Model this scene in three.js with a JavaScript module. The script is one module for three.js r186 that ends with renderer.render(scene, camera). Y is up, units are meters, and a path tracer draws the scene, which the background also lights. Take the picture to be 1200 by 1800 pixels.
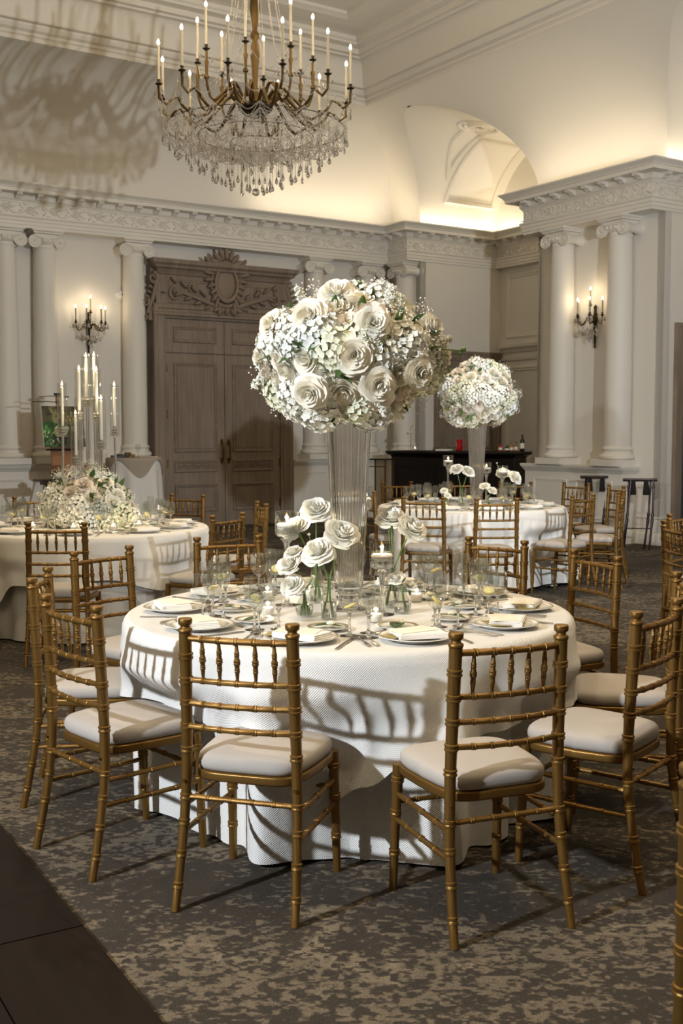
import * as THREE from 'three';
import { mergeGeometries, toCreasedNormals } from 'three/addons/utils/BufferGeometryUtils.js';
import { RoundedBoxGeometry } from 'three/addons/geometries/RoundedBoxGeometry.js';
import { RectAreaLightUniformsLib } from 'three/addons/lights/RectAreaLightUniformsLib.js';

// ------------------------------------------------------------------ camera, light, exposure
RectAreaLightUniformsLib.init();
const scene = new THREE.Scene();
scene.background = new THREE.Color(0x000000);
const renderer = new THREE.WebGLRenderer({ antialias: true });
renderer.toneMapping = THREE.LinearToneMapping;
renderer.toneMappingExposure = 1.06;
renderer.shadowMap.enabled = true;
const camera = new THREE.PerspectiveCamera(2 * Math.atan(900 / 1970) * 180 / Math.PI, 2 / 3, 0.05, 80);
camera.position.set(0, 1.52, 0);
camera.rotation.x = -Math.atan(145 / 1970);
camera.focus = 4.6; camera.userData.fStop = 8;
scene.add(camera);

const WARM = new THREE.Color().setRGB(1, 0.8, 0.54), COOL = new THREE.Color().setRGB(0.9, 0.96, 1.03), COVE = new THREE.Color().setRGB(1, 0.84, 0.6);
const P = { flashA: 128, flashB: 136, chand: 0.72, sconce: 0.045, cove: 23, flame: 0.06, down: 40 };
// two photographer's strobes on stands: one far to the right lighting the back of the hall, one to the left lighting the nearest table
const STROBES = [
  { at: [3.95, 2.75, -4.4], aim: [-2.2, 5.0, -16.5], cone: 50, pen: 1, power: P.flashA, label: 'black studio strobe on a tall stand at the right of the hall' },
  { at: [-4.2, 3.2, -0.1], aim: [0.3, 1.25, -4.2], cone: 33, pen: 0.8, power: P.flashB, label: 'black studio strobe on a tall stand at the left of the hall' },
];
for (const s of STROBES) {
  const l = new THREE.SpotLight(COOL, s.power, 0, s.cone * Math.PI / 180, s.pen, 2);
  l.name = 'strobe_light'; l.position.set(...s.at); l.target.position.set(...s.aim);
  l.castShadow = true; l.shadow.radius = 3.5; l.shadow.mapSize.set(2048, 2048);
  scene.add(l, l.target);
}

// ------------------------------------------------------------------ helpers
let seed = 7;
const rnd = () => { seed |= 0; seed = seed + 0x6D2B79F5 | 0; let t = Math.imul(seed ^ seed >>> 15, 1 | seed); t = t + Math.imul(t ^ t >>> 7, 61 | t) ^ t; return ((t ^ t >>> 14) >>> 0) / 4294967296; };
const reseed = (n) => { seed = n; };
const rr = (a, b) => a + (b - a) * rnd();
const { PI, sin, cos, sqrt, abs, min, max, floor, hypot, atan2 } = Math;
const rad = (d) => d * PI / 180;
const V3 = (x, y, z) => new THREE.Vector3(x, y, z);
const lerp = (a, b, t) => a + (b - a) * t;
const smooth = (a, b, x) => { const t = min(1, max(0, (x - a) / (b - a))); return t * t * (3 - 2 * t); };

const taken = {};
const numbered = (n) => { const k = taken[n] = (taken[n] ?? -1) + 1; return k ? `${n}_${String(k).padStart(3, '0')}` : n; };
function clean(g) {                                      // same attributes everywhere, indexed
  for (const k of Object.keys(g.attributes)) if (!['position', 'normal', 'uv'].includes(k)) g.deleteAttribute(k);
  const n = g.attributes.position.count;
  if (!g.attributes.normal) g.computeVertexNormals();
  if (!g.attributes.uv) g.setAttribute('uv', new THREE.BufferAttribute(new Float32Array(n * 2), 2));
  if (!g.index) g.setIndex(Array.from({ length: n }, (_, i) => i));
  g.morphAttributes = {}; g.clearGroups();
  return g;
}
const merge = (...l) => { l = l.flat(9); return l.length === 1 ? clean(l[0]) : mergeGeometries(l.map(clean)); };
const X = (g, x = 0, y = 0, z = 0, ry = 0, rx = 0, rz = 0, s = 1) => {
  const m = new THREE.Matrix4().compose(V3(x, y, z), new THREE.Quaternion().setFromEuler(new THREE.Euler(rx, ry, rz, 'YXZ')), Array.isArray(s) ? V3(...s) : V3(s, s, s));
  g.applyMatrix4(m);
  if (m.determinant() < 0) { clean(g); const i = g.index.array; for (let k = 0; k < i.length; k += 3) { const q = i[k]; i[k] = i[k + 1]; i[k + 1] = q; } }
  return g;
};
const at = (g, p, q, s = 1) => g.applyMatrix4(new THREE.Matrix4().compose(p, q, V3(s, s, s)));
const box = (w, h, d, x = 0, y = 0, z = 0, r = 0) => X(r ? new RoundedBoxGeometry(w, h, d, 2, r) : new THREE.BoxGeometry(w, h, d), x, y, z);
const cyl = (r1, r2, h, x = 0, y = 0, z = 0, n = 16) => X(new THREE.CylinderGeometry(r1, r2, h, n), x, y, z);
const ball = (r, x = 0, y = 0, z = 0, n = 12) => X(new THREE.SphereGeometry(r, n, max(6, n * 0.7 | 0)), x, y, z);
const lathe = (pts, n = 24) => new THREE.LatheGeometry(pts.map((p) => new THREE.Vector2(max(p[0], 1e-5), p[1])), n);
const creased = (g, a = 0.6) => toCreasedNormals(g, a);
const curve = (pts, closed = false) => new THREE.CatmullRomCurve3(pts.map((p) => V3(...p)), closed, 'catmullrom', 0.5);
const tube = (pts, r, seg = 16, rn = 6) => new THREE.TubeGeometry(curve(pts), seg, r, rn);
// tube with its own radius at each step; list of [t, radius]
function vtube(pts, list, rn = 10, caps = true) {
  const c = Array.isArray(pts) ? curve(pts) : pts, pos = [], idx = [], uv = [];
  const fr = c.computeFrenetFrames(60), L = c.getLength();
  const ring = (t, r) => { const p = c.getPointAt(min(1, max(0, t))), k = min(60, max(0, Math.round(t * 60))), n = fr.normals[k], b = fr.binormals[k];
    for (let i = 0; i <= rn; i++) { const a = i / rn * 2 * PI; pos.push(p.x + r * (cos(a) * n.x + sin(a) * b.x), p.y + r * (cos(a) * n.y + sin(a) * b.y), p.z + r * (cos(a) * n.z + sin(a) * b.z)); uv.push(i / rn, t * L); } };
  const rows = caps ? [[list[0][0], 1e-5], ...list, [list[list.length - 1][0], 1e-5]] : list;
  rows.forEach(([t, r]) => ring(t, r));
  for (let j = 0; j + 1 < rows.length; j++) for (let i = 0; i < rn; i++) { const a = j * (rn + 1) + i, b = a + rn + 1; idx.push(a, a + 1, b, b, a + 1, b + 1); }
  const g = new THREE.BufferGeometry(); g.setAttribute('position', new THREE.Float32BufferAttribute(pos, 3)); g.setAttribute('uv', new THREE.Float32BufferAttribute(uv, 2)); g.setIndex(idx); g.computeVertexNormals();
  return creased(g, 0.9);
}
const flatTube = (pts) => curve(pts);
// grid surface from f(a, b) -> [x, y, z], a and b in 0..1
function sheet(f, na, nb, uvf) {
  const pos = [], uv = [], idx = [];
  for (let j = 0; j <= nb; j++) for (let i = 0; i <= na; i++) { pos.push(...f(i / na, j / nb)); uv.push(...(uvf ? uvf(i / na, j / nb) : [i / na, j / nb])); }
  for (let j = 0; j < nb; j++) for (let i = 0; i < na; i++) { const a = j * (na + 1) + i, b = a + na + 1; idx.push(a, a + 1, b, b, a + 1, b + 1); }
  const g = new THREE.BufferGeometry(); g.setAttribute('position', new THREE.Float32BufferAttribute(pos, 3)); g.setAttribute('uv', new THREE.Float32BufferAttribute(uv, 2)); g.setIndex(idx); g.computeVertexNormals();
  return g;
}
// profile [[out, up]...] swept along a polyline [[a, b]...] with mitred corners; map(a, b, up) -> xyz; out lies to the right of the direction of travel
function sweep(path, prof, { closed = false, map = (a, b, h) => [a, h, b], crease = 0.35 } = {}) {
  const n = path.length, off = [];
  for (let i = 0; i < n; i++) {
    const prev = i > 0 || closed ? path[(i - 1 + n) % n] : null, next = i < n - 1 || closed ? path[(i + 1) % n] : null, p = path[i];
    const nd = (a, b) => { const dx = b[0] - a[0], dz = b[1] - a[1], l = hypot(dx, dz); return [-dz / l, dx / l]; };
    const n1 = prev ? nd(prev, p) : nd(p, next), n2 = next ? nd(p, next) : n1, m = [n1[0] + n2[0], n1[1] + n2[1]], k = 2 / (m[0] * m[0] + m[1] * m[1]);
    off.push([m[0] * k, m[1] * k]);
  }
  const pos = [], uv = [], idx = []; let len = 0; const np = prof.length;
  const at2 = (i, q) => map(path[i % n][0] + off[i % n][0] * q[0], path[i % n][1] + off[i % n][1] * q[0], q[1]);
  for (let i = 0; i < (closed ? n : n - 1); i++) {
    const a = path[i], b = path[(i + 1) % n], l = hypot(b[0] - a[0], b[1] - a[1]); let s = 0;
    for (let j = 0; j + 1 < np; j++) {
      const q = prof[j], r = prof[j + 1], d = hypot(r[0] - q[0], r[1] - q[1]), k = pos.length / 3;
      pos.push(...at2(i, q), ...at2(i + 1, q), ...at2(i, r), ...at2(i + 1, r)); uv.push(len, s, len + l, s, len, s + d, len + l, s + d);
      idx.push(k, k + 2, k + 1, k + 1, k + 2, k + 3); s += d;
    }
    len += l;
  }
  if (!closed) for (const [i, flip] of [[0, 0], [n - 1, 1]]) {       // end caps (profile is star-shaped enough)
    const k = pos.length / 3, sh = THREE.ShapeUtils.triangulateShape(prof.map((q) => new THREE.Vector2(...q)), []);
    prof.forEach((q) => { pos.push(...at2(i, q)); uv.push(...q); }); sh.forEach((t) => idx.push(k + t[0], k + t[flip ? 1 : 2], k + t[flip ? 2 : 1]));
  }
  const g = new THREE.BufferGeometry(); g.setAttribute('position', new THREE.Float32BufferAttribute(pos, 3)); g.setAttribute('uv', new THREE.Float32BufferAttribute(uv, 2)); g.setIndex(idx);
  return crease ? creased(g, crease) : (g.computeVertexNormals(), g);
}
const rectPath = (x0, y0, x1, y1) => [[x0, y0], [x1, y0], [x1, y1], [x0, y1]];
// picture-frame moulding round a rectangle in the x-y plane, rising in z
const frameMould = (x0, y0, x1, y1, prof, z = 0) => sweep(rectPath(x0, y0, x1, y1), prof, { closed: true, map: (a, b, h) => [a, b, z + h] });
// outline [[x, z]...] lofted through [[scale, y]...]
function loft(outline, levels, cap = true) {
  const n = outline.length, pos = [], idx = [];
  levels.forEach(([s, y]) => { for (let i = 0; i <= n; i++) { const p = outline[i % n]; pos.push(p[0] * s, y, p[1] * s); } });
  for (let j = 0; j + 1 < levels.length; j++) for (let i = 0; i < n; i++) { const a = j * (n + 1) + i, b = a + n + 1; idx.push(a, b, a + 1, a + 1, b, b + 1); }
  const g = new THREE.BufferGeometry(); g.setAttribute('position', new THREE.Float32BufferAttribute(pos, 3)); g.setIndex(idx); g.computeVertexNormals();
  const uv = []; for (let i = 0; i < pos.length; i += 3) uv.push(pos[i], pos[i + 2]); g.setAttribute('uv', new THREE.Float32BufferAttribute(uv, 2));
  return g;
}
const extrude = (pts, depth, bevel = 0) => new THREE.ExtrudeGeometry(new THREE.Shape(pts.map((p) => new THREE.Vector2(...p))), { depth, bevelEnabled: bevel > 0, bevelSize: bevel, bevelThickness: bevel, bevelSegments: 2, steps: 1, curveSegments: 8 });

function mesh(name, g, m, parent = scene) {
  const o = new THREE.Mesh(Array.isArray(g) ? merge(g) : g, m); o.name = parent === scene ? numbered(name) : name;
  o.castShadow = o.receiveShadow = true; parent.add(o); return o;
}
const info = (o, label, category, group) => { o.userData.label = label; o.userData.category = category; if (group) o.userData.group = group; return o; };
function thing(name, label, category, [x, y, z] = [0, 0, 0], turn = 0, group) {
  const o = new THREE.Group(); o.name = numbered(name); o.position.set(x, y, z); o.rotation.y = turn; scene.add(o); return info(o, label, category, group);
}
function single(name, g, m, label, category, [x, y, z] = [0, 0, 0], turn = 0, group) {
  const o = mesh(name, g, m); o.position.set(x, y, z); o.rotation.y = turn; return info(o, label, category, group);
}
function copy(src, [x, y, z], turn, label, group) {
  const o = src.clone(); o.name = numbered(src.name.replace(/_\d{3}$/, '')); o.userData = { ...src.userData }; scene.add(o); o.position.set(x, y, z); o.rotation.set(0, turn, 0);
  o.userData.label = label; if (group) o.userData.group = group; return o;
}
const struct = (o) => { o.userData.kind = 'structure'; return o; };
const stuff = (o) => { o.userData.kind = 'stuff'; return o; };

// the hall's own axes: u along the door wall (away to the right), v towards that wall; local x = u, local z = -v
const HALL = PI / 2 - Math.atan(3000 / 1975);
const CU = cos(HALL), SU = sin(HALL);
const W = (u, v, y = 0) => [u * CU - v * SU, y, -u * SU - v * CU];
function hall(o) { o.rotation.y = HALL; return o; }
const hmesh = (name, g, m) => hall(mesh(name, g, m));

// ------------------------------------------------------------------ textures (what surfaces are made of)
const hash = (x, y) => { let n = Math.imul(x, 374761393) + Math.imul(y, 668265263) | 0; n = Math.imul(n ^ n >>> 13, 1274126177); return ((n ^ n >>> 16) >>> 0) / 4294967296; };
function vnoise(x, y, px, py) {                       // value noise that repeats every px, py cells
  const xi = floor(x), yi = floor(y), fx = x - xi, fy = y - yi, m = (a, n) => ((a % n) + n) % n;
  const a = hash(m(xi, px), m(yi, py)), b = hash(m(xi + 1, px), m(yi, py)), c = hash(m(xi, px), m(yi + 1, py)), d = hash(m(xi + 1, px), m(yi + 1, py));
  const u = fx * fx * (3 - 2 * fx), v = fy * fy * (3 - 2 * fy); return a + (b - a) * u + (c - a) * v + (a - b - c + d) * u * v;
}
const fbm = (x, y, cx, cy, oct) => { let s = 0, a = 0.5, t = 0; for (let k = 0; k < oct; k++) { s += a * vnoise(x * cx + k * 17, y * cy + k * 31, cx, cy); t += a; a *= 0.55; cx *= 2; cy *= 2; } return s / t; };
function tex(w, h, f, srgb = true) {
  const d = new Uint8Array(w * h * 4);
  for (let j = 0; j < h; j++) for (let i = 0; i < w; i++) { const c = f(i / w, j / h), k = (j * w + i) * 4; d[k] = max(0, min(255, c[0])); d[k + 1] = max(0, min(255, c[1])); d[k + 2] = max(0, min(255, c[2])); d[k + 3] = 255; }
  const t = new THREE.DataTexture(d, w, h); t.wrapS = t.wrapT = THREE.RepeatWrapping; t.magFilter = THREE.LinearFilter; t.minFilter = THREE.LinearMipmapLinearFilter; t.generateMipmaps = true;
  if (srgb) t.colorSpace = THREE.SRGBColorSpace; t.needsUpdate = true; return t;
}
const grey = (v) => [v, v, v];
const rep = (t, x, y = x) => { const c = t.clone(); c.repeat.set(x, y); c.needsUpdate = true; return c; };
const mix3 = (a, b, t) => [lerp(a[0], b[0], t), lerp(a[1], b[1], t), lerp(a[2], b[2], t)];

const carpetTex = tex(2048, 2048, (x, y) => {
  const wx = x + 0.04 * (fbm(x, y, 7, 7, 4) - 0.5), wy = y + 0.04 * (fbm(y, x, 9, 9, 4) - 0.5);
  const streak = fbm(x, y, 40, 90, 3), cloud = fbm(x, y, 8, 9, 4), fine = fbm(x, y, 170, 240, 3), grain = hash(floor(x * 2048), floor(y * 2048));
  const r1 = 1 - abs(fbm(wx, wy, 6, 6, 5) * 2 - 1), vein = smooth(0.95, 0.99, r1) * smooth(0.36, 0.5, fbm(x, y, 9, 9, 2));
  const m = 0.35 * streak + 0.5 * cloud + 0.75 * fine - 0.3;
  let k = smooth(0.49, 0.68, m) * 0.8;
  k = max(k, vein * smooth(0.35, 0.5, fine));
  const c = mix3([54, 47, 38], [124, 112, 93], k), g = 0.78 + 0.44 * grain;
  return [c[0] * g, c[1] * g, c[2] * g];
});
const pileTex = tex(512, 512, (x, y) => grey(255 * (0.5 * hash(floor(x * 512), floor(y * 512)) + 0.5 * fbm(x, y, 90, 90, 2))), false);
const woodTex = tex(512, 512, (x, y) => { const g = fbm(x, y, 4, 60, 4), s = fbm(x, y, 3, 9, 3), c = mix3([18, 12, 9], [40, 28, 21], 0.6 * g + 0.4 * s); return c; });
const oakTex = tex(512, 1024, (x, y) => { const w = x + 0.01 * fbm(x, y, 5, 5, 2), g = fbm(w, y, 90, 5, 4), s = fbm(x, y, 9, 3, 3); const k = 0.65 * g + 0.35 * s; return mix3([104, 91, 78], [164, 147, 129], k); });
const oakBump = tex(512, 1024, (x, y) => grey(255 * fbm(x, y, 110, 5, 3)), false);
const plasterBump = tex(512, 512, (x, y) => grey(255 * fbm(x, y, 60, 60, 3)), false);
// honeycomb weave of the tablecloth: 24 cells a tile
const weave = (x, y) => { const a = x * 24, b = y * 24; return 0.5 + 0.25 * (cos(a * 2 * PI) * cos(b * 2 * PI)) + 0.18 * cos((a + b) * 2 * PI) * 0.5 + 0.12 * (hash(floor(a * 6), floor(b * 6)) - 0.5); };
const weaveBump = tex(384, 384, (x, y) => grey(255 * weave(x, y)), false);
const weaveTex = tex(384, 384, (x, y) => { const k = weave(x, y); return mix3([208, 206, 201], [236, 235, 232], smooth(0.2, 0.7, k)); });
const linenBump = tex(256, 256, (x, y) => grey(255 * (0.5 + 0.25 * sin(x * 256 * PI / 2) * sin(y * 256 * PI / 2) + 0.3 * (hash(floor(x * 256), floor(y * 256)) - 0.5))), false);
const hammered = tex(256, 256, (x, y) => grey(255 * fbm(x, y, 40, 40, 3)), false);

// ------------------------------------------------------------------ materials
const std = (o) => new THREE.MeshStandardMaterial({ roughness: 0.8, side: THREE.DoubleSide, ...o });
const phy = (o) => new THREE.MeshPhysicalMaterial({ roughness: 0.8, side: THREE.DoubleSide, ...o });
const M = {
  wall: std({ color: 0xe0dbd1, roughness: 0.85, bumpMap: rep(plasterBump, 1.5), bumpScale: 0.0008 }),
  trim: std({ color: 0xe2ddd2, roughness: 0.55 }),
  ceiling: std({ color: 0xddd6c8, roughness: 0.85 }),
  carpet: std({ map: carpetTex, roughness: 1, bumpMap: rep(pileTex, 14), bumpScale: 0.004 }),
  parquet: phy({ map: woodTex, color: 0xb0a49c, roughness: 0.6, specularIntensity: 0.35 }),
  parquet2: phy({ map: woodTex, color: 0xc0a894, roughness: 0.6, specularIntensity: 0.35 }),
  oak: std({ map: oakTex, roughness: 0.62, bumpMap: oakBump, bumpScale: 0.0006 }),
  oakCarved: std({ color: 0x857565, roughness: 0.62 }),
  darkdoor: std({ color: 0x3b4048, roughness: 0.6 }),
  gold: std({ color: 0x80602f, metalness: 0.68, roughness: 0.38, bumpMap: rep(hammered, 3, 3), bumpScale: 0.0003 }),
  brass: std({ color: 0x6f5426, metalness: 0.85, roughness: 0.4 }),
  bronze: std({ color: 0x594626, metalness: 0.85, roughness: 0.42 }),
  bronzeDark: std({ color: 0x2e2413, metalness: 0.7, roughness: 0.5 }),
  seat: std({ color: 0xaaa39b, roughness: 0.9, bumpMap: rep(linenBump, 9), bumpScale: 0.0006 }),
  cloth: std({ map: rep(weaveTex, 5), roughness: 0.92, bumpMap: rep(weaveBump, 5), bumpScale: 0.0022 }),
  clothPlain: std({ color: 0xdcdad4, roughness: 0.92, bumpMap: rep(linenBump, 8), bumpScale: 0.0006 }),
  clothTaupe: std({ color: 0xa39889, roughness: 0.9, bumpMap: rep(linenBump, 8), bumpScale: 0.0006 }),
  napkin: std({ color: 0xf0ede6, roughness: 0.9, bumpMap: rep(linenBump, 8), bumpScale: 0.0005 }),
  china: phy({ color: 0xf2f0ea, roughness: 0.12, clearcoat: 0.6, clearcoatRoughness: 0.05 }),
  chinaRim: std({ color: 0xa5936a, metalness: 0.5, roughness: 0.35 }),
  silver: std({ color: 0xb9b4aa, metalness: 1, roughness: 0.24 }),
  steel: std({ color: 0xaaa8a4, metalness: 1, roughness: 0.18 }),
  paper: std({ color: 0xeee7d6, roughness: 0.85 }),
  goldCard: std({ color: 0x9b8a4e, metalness: 0.35, roughness: 0.45 }),
  glass: phy({ color: 0xffffff, roughness: 0.015, transmission: 1, thickness: 0, ior: 1.85, specularIntensity: 1 }),
  glassDrink: phy({ color: 0xf5f7f6, roughness: 0.015, transmission: 1, thickness: 0, ior: 2.2, specularIntensity: 1 }),
  glassTint: phy({ color: 0xf4f2ee, roughness: 0.02, transmission: 1, thickness: 0, ior: 1.65, specularIntensity: 1 }),
  glassSolid: phy({ color: 0xffffff, roughness: 0.01, transmission: 1, thickness: 0.01, ior: 1.5 }),
  water: phy({ color: 0xffffff, roughness: 0.0, transmission: 1, thickness: 0.02, ior: 1.33 }),
  crystal: phy({ color: 0xffffff, roughness: 0.0, transmission: 1, thickness: 0.01, ior: 1.62 }),
  bead: phy({ color: 0xcfc8bc, roughness: 0.08, transmission: 0.45, thickness: 0, ior: 1.7, specularIntensity: 1 }),
  wax: phy({ color: 0xf1ebe0, roughness: 0.55, transmission: 0.0 }),
  sleeve: std({ color: 0xa89e86, roughness: 0.6 }),
  wick: std({ color: 0x221a12, roughness: 1 }),
  flame: std({ color: 0x000000, emissive: new THREE.Color().setRGB(1, 0.62, 0.22), emissiveIntensity: 9 }),
  bulb: std({ color: 0x000000, emissive: new THREE.Color().setRGB(1, 0.8, 0.5), emissiveIntensity: 10 }),
  led: std({ color: 0x000000, emissive: COVE.clone(), emissiveIntensity: 6 }),
  tubeGlow: std({ color: 0x000000, emissive: new THREE.Color(1, 1, 1), emissiveIntensity: 4 }),
  rose: phy({ color: 0xfaf5e6, roughness: 0.85, transmission: 0.12, thickness: 0, specularIntensity: 0.15 }),
  roseWhite: phy({ color: 0xfaf8ee, roughness: 0.85, transmission: 0.12, thickness: 0, specularIntensity: 0.15 }),
  blush: phy({ color: 0xf4ebdd, roughness: 0.85, transmission: 0.12, thickness: 0, specularIntensity: 0.15 }),
  hydrangea: phy({ color: 0xf9f9ef, roughness: 0.85, transmission: 0.12, thickness: 0, specularIntensity: 0.15 }),
  hydGreen: phy({ color: 0xf0f1d8, roughness: 0.85, transmission: 0.12, thickness: 0, specularIntensity: 0.15 }),
  hydBlue: phy({ color: 0xf1f4f0, roughness: 0.85, transmission: 0.12, thickness: 0, specularIntensity: 0.15 }),
  gyp: std({ color: 0xefece2, roughness: 0.85 }),
  leaf: phy({ color: 0x4d6b33, roughness: 0.55, transmission: 0.15, thickness: 0 }),
  leafDark: phy({ color: 0x2c4a24, roughness: 0.45, transmission: 0.08, thickness: 0 }),
  stem: std({ color: 0x5d7d3a, roughness: 0.6 }),
  moss: std({ color: 0x4a5432, roughness: 0.95 }),
  lemon: std({ color: 0xe9d36a, roughness: 0.45 }),
  lemonFlesh: std({ color: 0xf0e6a8, roughness: 0.4 }),
  butter: std({ color: 0xf1ead2, roughness: 0.5 }),
  black: std({ color: 0x0d0b0a, roughness: 0.35 }),
  blackMatte: std({ color: 0x141312, roughness: 0.8 }),
  barWood: std({ color: 0x120c0a, roughness: 0.3 }),
  mahogany: std({ color: 0x2a0f0c, roughness: 0.25 }),
  easelWood: std({ color: 0x9a6f4a, roughness: 0.6 }),
  red: phy({ color: 0xb5121b, roughness: 0.2, clearcoat: 0.5 }),
  bottleDark: phy({ color: 0x0e1208, roughness: 0.08, clearcoat: 1 }),
  bottleAmber: phy({ color: 0x9a6a1c, roughness: 0.08, clearcoat: 1 }),
  white: std({ color: 0xe8e6e0, roughness: 0.5 }),
  lens: std({ color: 0x080808, roughness: 0.15 }),
};
function candleFlame(parent, y, s, power, name = 'flame') {
  const f = mesh(name, X(lathe([[0, 0], [0.0035, 0.004], [0.0048, 0.009], [0.0038, 0.017], [0.0016, 0.026], [0, 0.033]], 10), 0, y, 0, 0, 0, 0, s), M.flame, parent);
  f.castShadow = false;
  const l = new THREE.PointLight(WARM, power, 0, 2); l.name = 'flame_light'; l.position.set(0, y + 0.012 * s, 0); l.shadow.radius = 0.4; l.castShadow = true; parent.add(l);
  return f;
}
// ================================================================== THE HALL
const Y_ARCH = 4.32, Y_CROWN = 4.90, Y_DADO = 1.03, Y_SPRING = 4.85, COVE_H = 1.51;
const EDGE_U = 9.79, EDGE_V = 14.2, WALL_U = 11.53, WALL_V = 15.93, FAR_U = -6.5, NEAR_V = -6.5, END_U = 13.3;

// floor: carpet, with the dark parquet of the dance floor at the left
const floorM = struct(mesh('floor', X(new THREE.BoxGeometry(44, 0.1, 44), 2, -0.05, -6), M.carpet));
{ const p = floorM.geometry.attributes.position, uv = floorM.geometry.attributes.uv; for (let i = 0; i < p.count; i++) uv.setXY(i, p.getX(i) / 3.6 + 0.13, p.getZ(i) / 3.6); }
{
  // border boards along the edge of the carpet, then square panels of slanting boards
  const e0 = [-1.32, -4.22], d = [0.51, 0.86], n = [-0.86, 0.51];             // along the edge (towards the camera), and away from the carpet
  const g = thing('parquet_dance_floor', 'dark stained parquet dance floor at the edge of the carpet', 'floor', [0, 0, 0]);
  delete g.userData.category; delete g.userData.label; struct(g);
  const plank = (a, b, w, l, turn, k) => {
    const q = box(l - 0.004, 0.02, w - 0.004, 0, 0, 0, 0.0015), uv = q.attributes.uv, p = q.attributes.position, o = rnd() * 7;
    for (let i = 0; i < p.count; i++) uv.setXY(i, p.getX(i) * 0.5 + o, p.getZ(i) * 1.6 + o * 3);
    const o2 = mesh('plank', q, k % 3 ? M.parquet : M.parquet2, g);
    o2.position.set(e0[0] + d[0] * a + n[0] * b, 0.002 + 0.0008 * (k % 3), e0[1] + d[1] * a + n[1] * b); o2.rotation.y = -atan2(d[1], d[0]) + turn; return o2;
  };
  let k = 0; reseed(11);
  for (let a = -2.4; a < 4; a += 1.15) plank(a + 0.575, 0.165, 0.33, 1.15, 0, k++);
  for (let r = 0; r < 2; r++) for (let a = -0.9; a < 3; a += 0.66) for (let i = 0; i < 3; i++) {
    const even = (Math.round(a / 0.66) + r) & 1, s = (i - 1) * 0.22;
    plank(a + 0.33 + (even ? 0 : s), 0.66 + r * 0.66 + (even ? s : 0), 0.22, 0.66, even ? 0 : PI / 2, k++);
  }
}

// walls
function slab(name, [u0, v0], [u1, v1], y0 = 0, y1 = Y_CROWN + 0.02, t = 0.12) {
  const l = hypot(u1 - u0, v1 - v0), g = box(l, y1 - y0, t, l / 2, (y0 + y1) / 2, -t / 2);
  const uv = g.attributes.uv, p = g.attributes.position; for (let i = 0; i < p.count; i++) uv.setXY(i, p.getX(i), p.getY(i));
  X(g, u0, 0, -v0, atan2(v1 - v0, u1 - u0)); return struct(hmesh(name, g, M.wall));
}
const WP = [[FAR_U, WALL_V], [WALL_U, WALL_V], [WALL_U, 15.12], [END_U, 15.12], [END_U, 12.28], [WALL_U, 12.28], [WALL_U, 9.94], [END_U, 9.94], [END_U, 7.08], [WALL_U, 7.08], [WALL_U, NEAR_V], [FAR_U, NEAR_V], [FAR_U, WALL_V]];
['wall_far', 'wall_pier', 'wall_alcove_far', 'wall_alcove_end', 'wall_alcove_near', 'wall_right', 'wall_bay_far', 'wall_bay_end', 'wall_bay_near', 'wall_right_near', 'wall_back', 'wall_left'].forEach((n, i) => slab(n, WP[i], WP[i + 1], 0, i > 9 ? 7.4 : Y_CROWN + 0.02));
slab('wall_right_upper', [EDGE_U + 1.5, 5.5], [EDGE_U + 1.5, NEAR_V], 4.8, 7.4);

// coved ceiling: a quarter ellipse between the cornice and the coffer, cut by the vaults of the two bays on the right
const coveIn = (t) => cos(t), coveY = (t) => Y_SPRING + COVE_H * sin(t);
const DU = WALL_U - EDGE_U, DV = WALL_V - EDGE_V;
struct(hmesh('ceiling_cove_far', sheet((a, b) => { const t = b * PI / 2, u1 = EDGE_U + DU * coveIn(t); return [lerp(FAR_U, u1, a), coveY(t), -(EDGE_V + DV * coveIn(t))]; }, 4, 28, (a, b) => [a * 16, b * 3]), M.wall));
const VAULTS = [{ far: 15.12, near: 12.28 }, { far: 9.94, near: 7.08 }].map((o) => ({ ...o, c: (o.far + o.near) / 2, r: (o.far - o.near) / 2, y: Y_SPRING + 0.04 }));
const half = (V, y) => y <= V.y ? V.r : y >= V.y + V.r ? 0 : sqrt(V.r * V.r - (y - V.y) ** 2);
const coveStrip = (name, from, to) => struct(hmesh(name, sheet((a, b) => { const t = b * PI / 2, y = coveY(t); return [EDGE_U + DU * coveIn(t), y, -lerp(from(t, y), to(t, y), a)]; }, 3, 60, (a, b) => [a * 3, b * 3]), M.wall));
coveStrip('ceiling_cove_corner', (t) => EDGE_V + DV * coveIn(t), (t, y) => VAULTS[0].c + half(VAULTS[0], y));
coveStrip('ceiling_cove_right', (t, y) => VAULTS[0].c - half(VAULTS[0], y), (t, y) => VAULTS[1].c + half(VAULTS[1], y));
coveStrip('ceiling_cove_near', (t, y) => VAULTS[1].c - half(VAULTS[1], y), () => 5.4);
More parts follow.
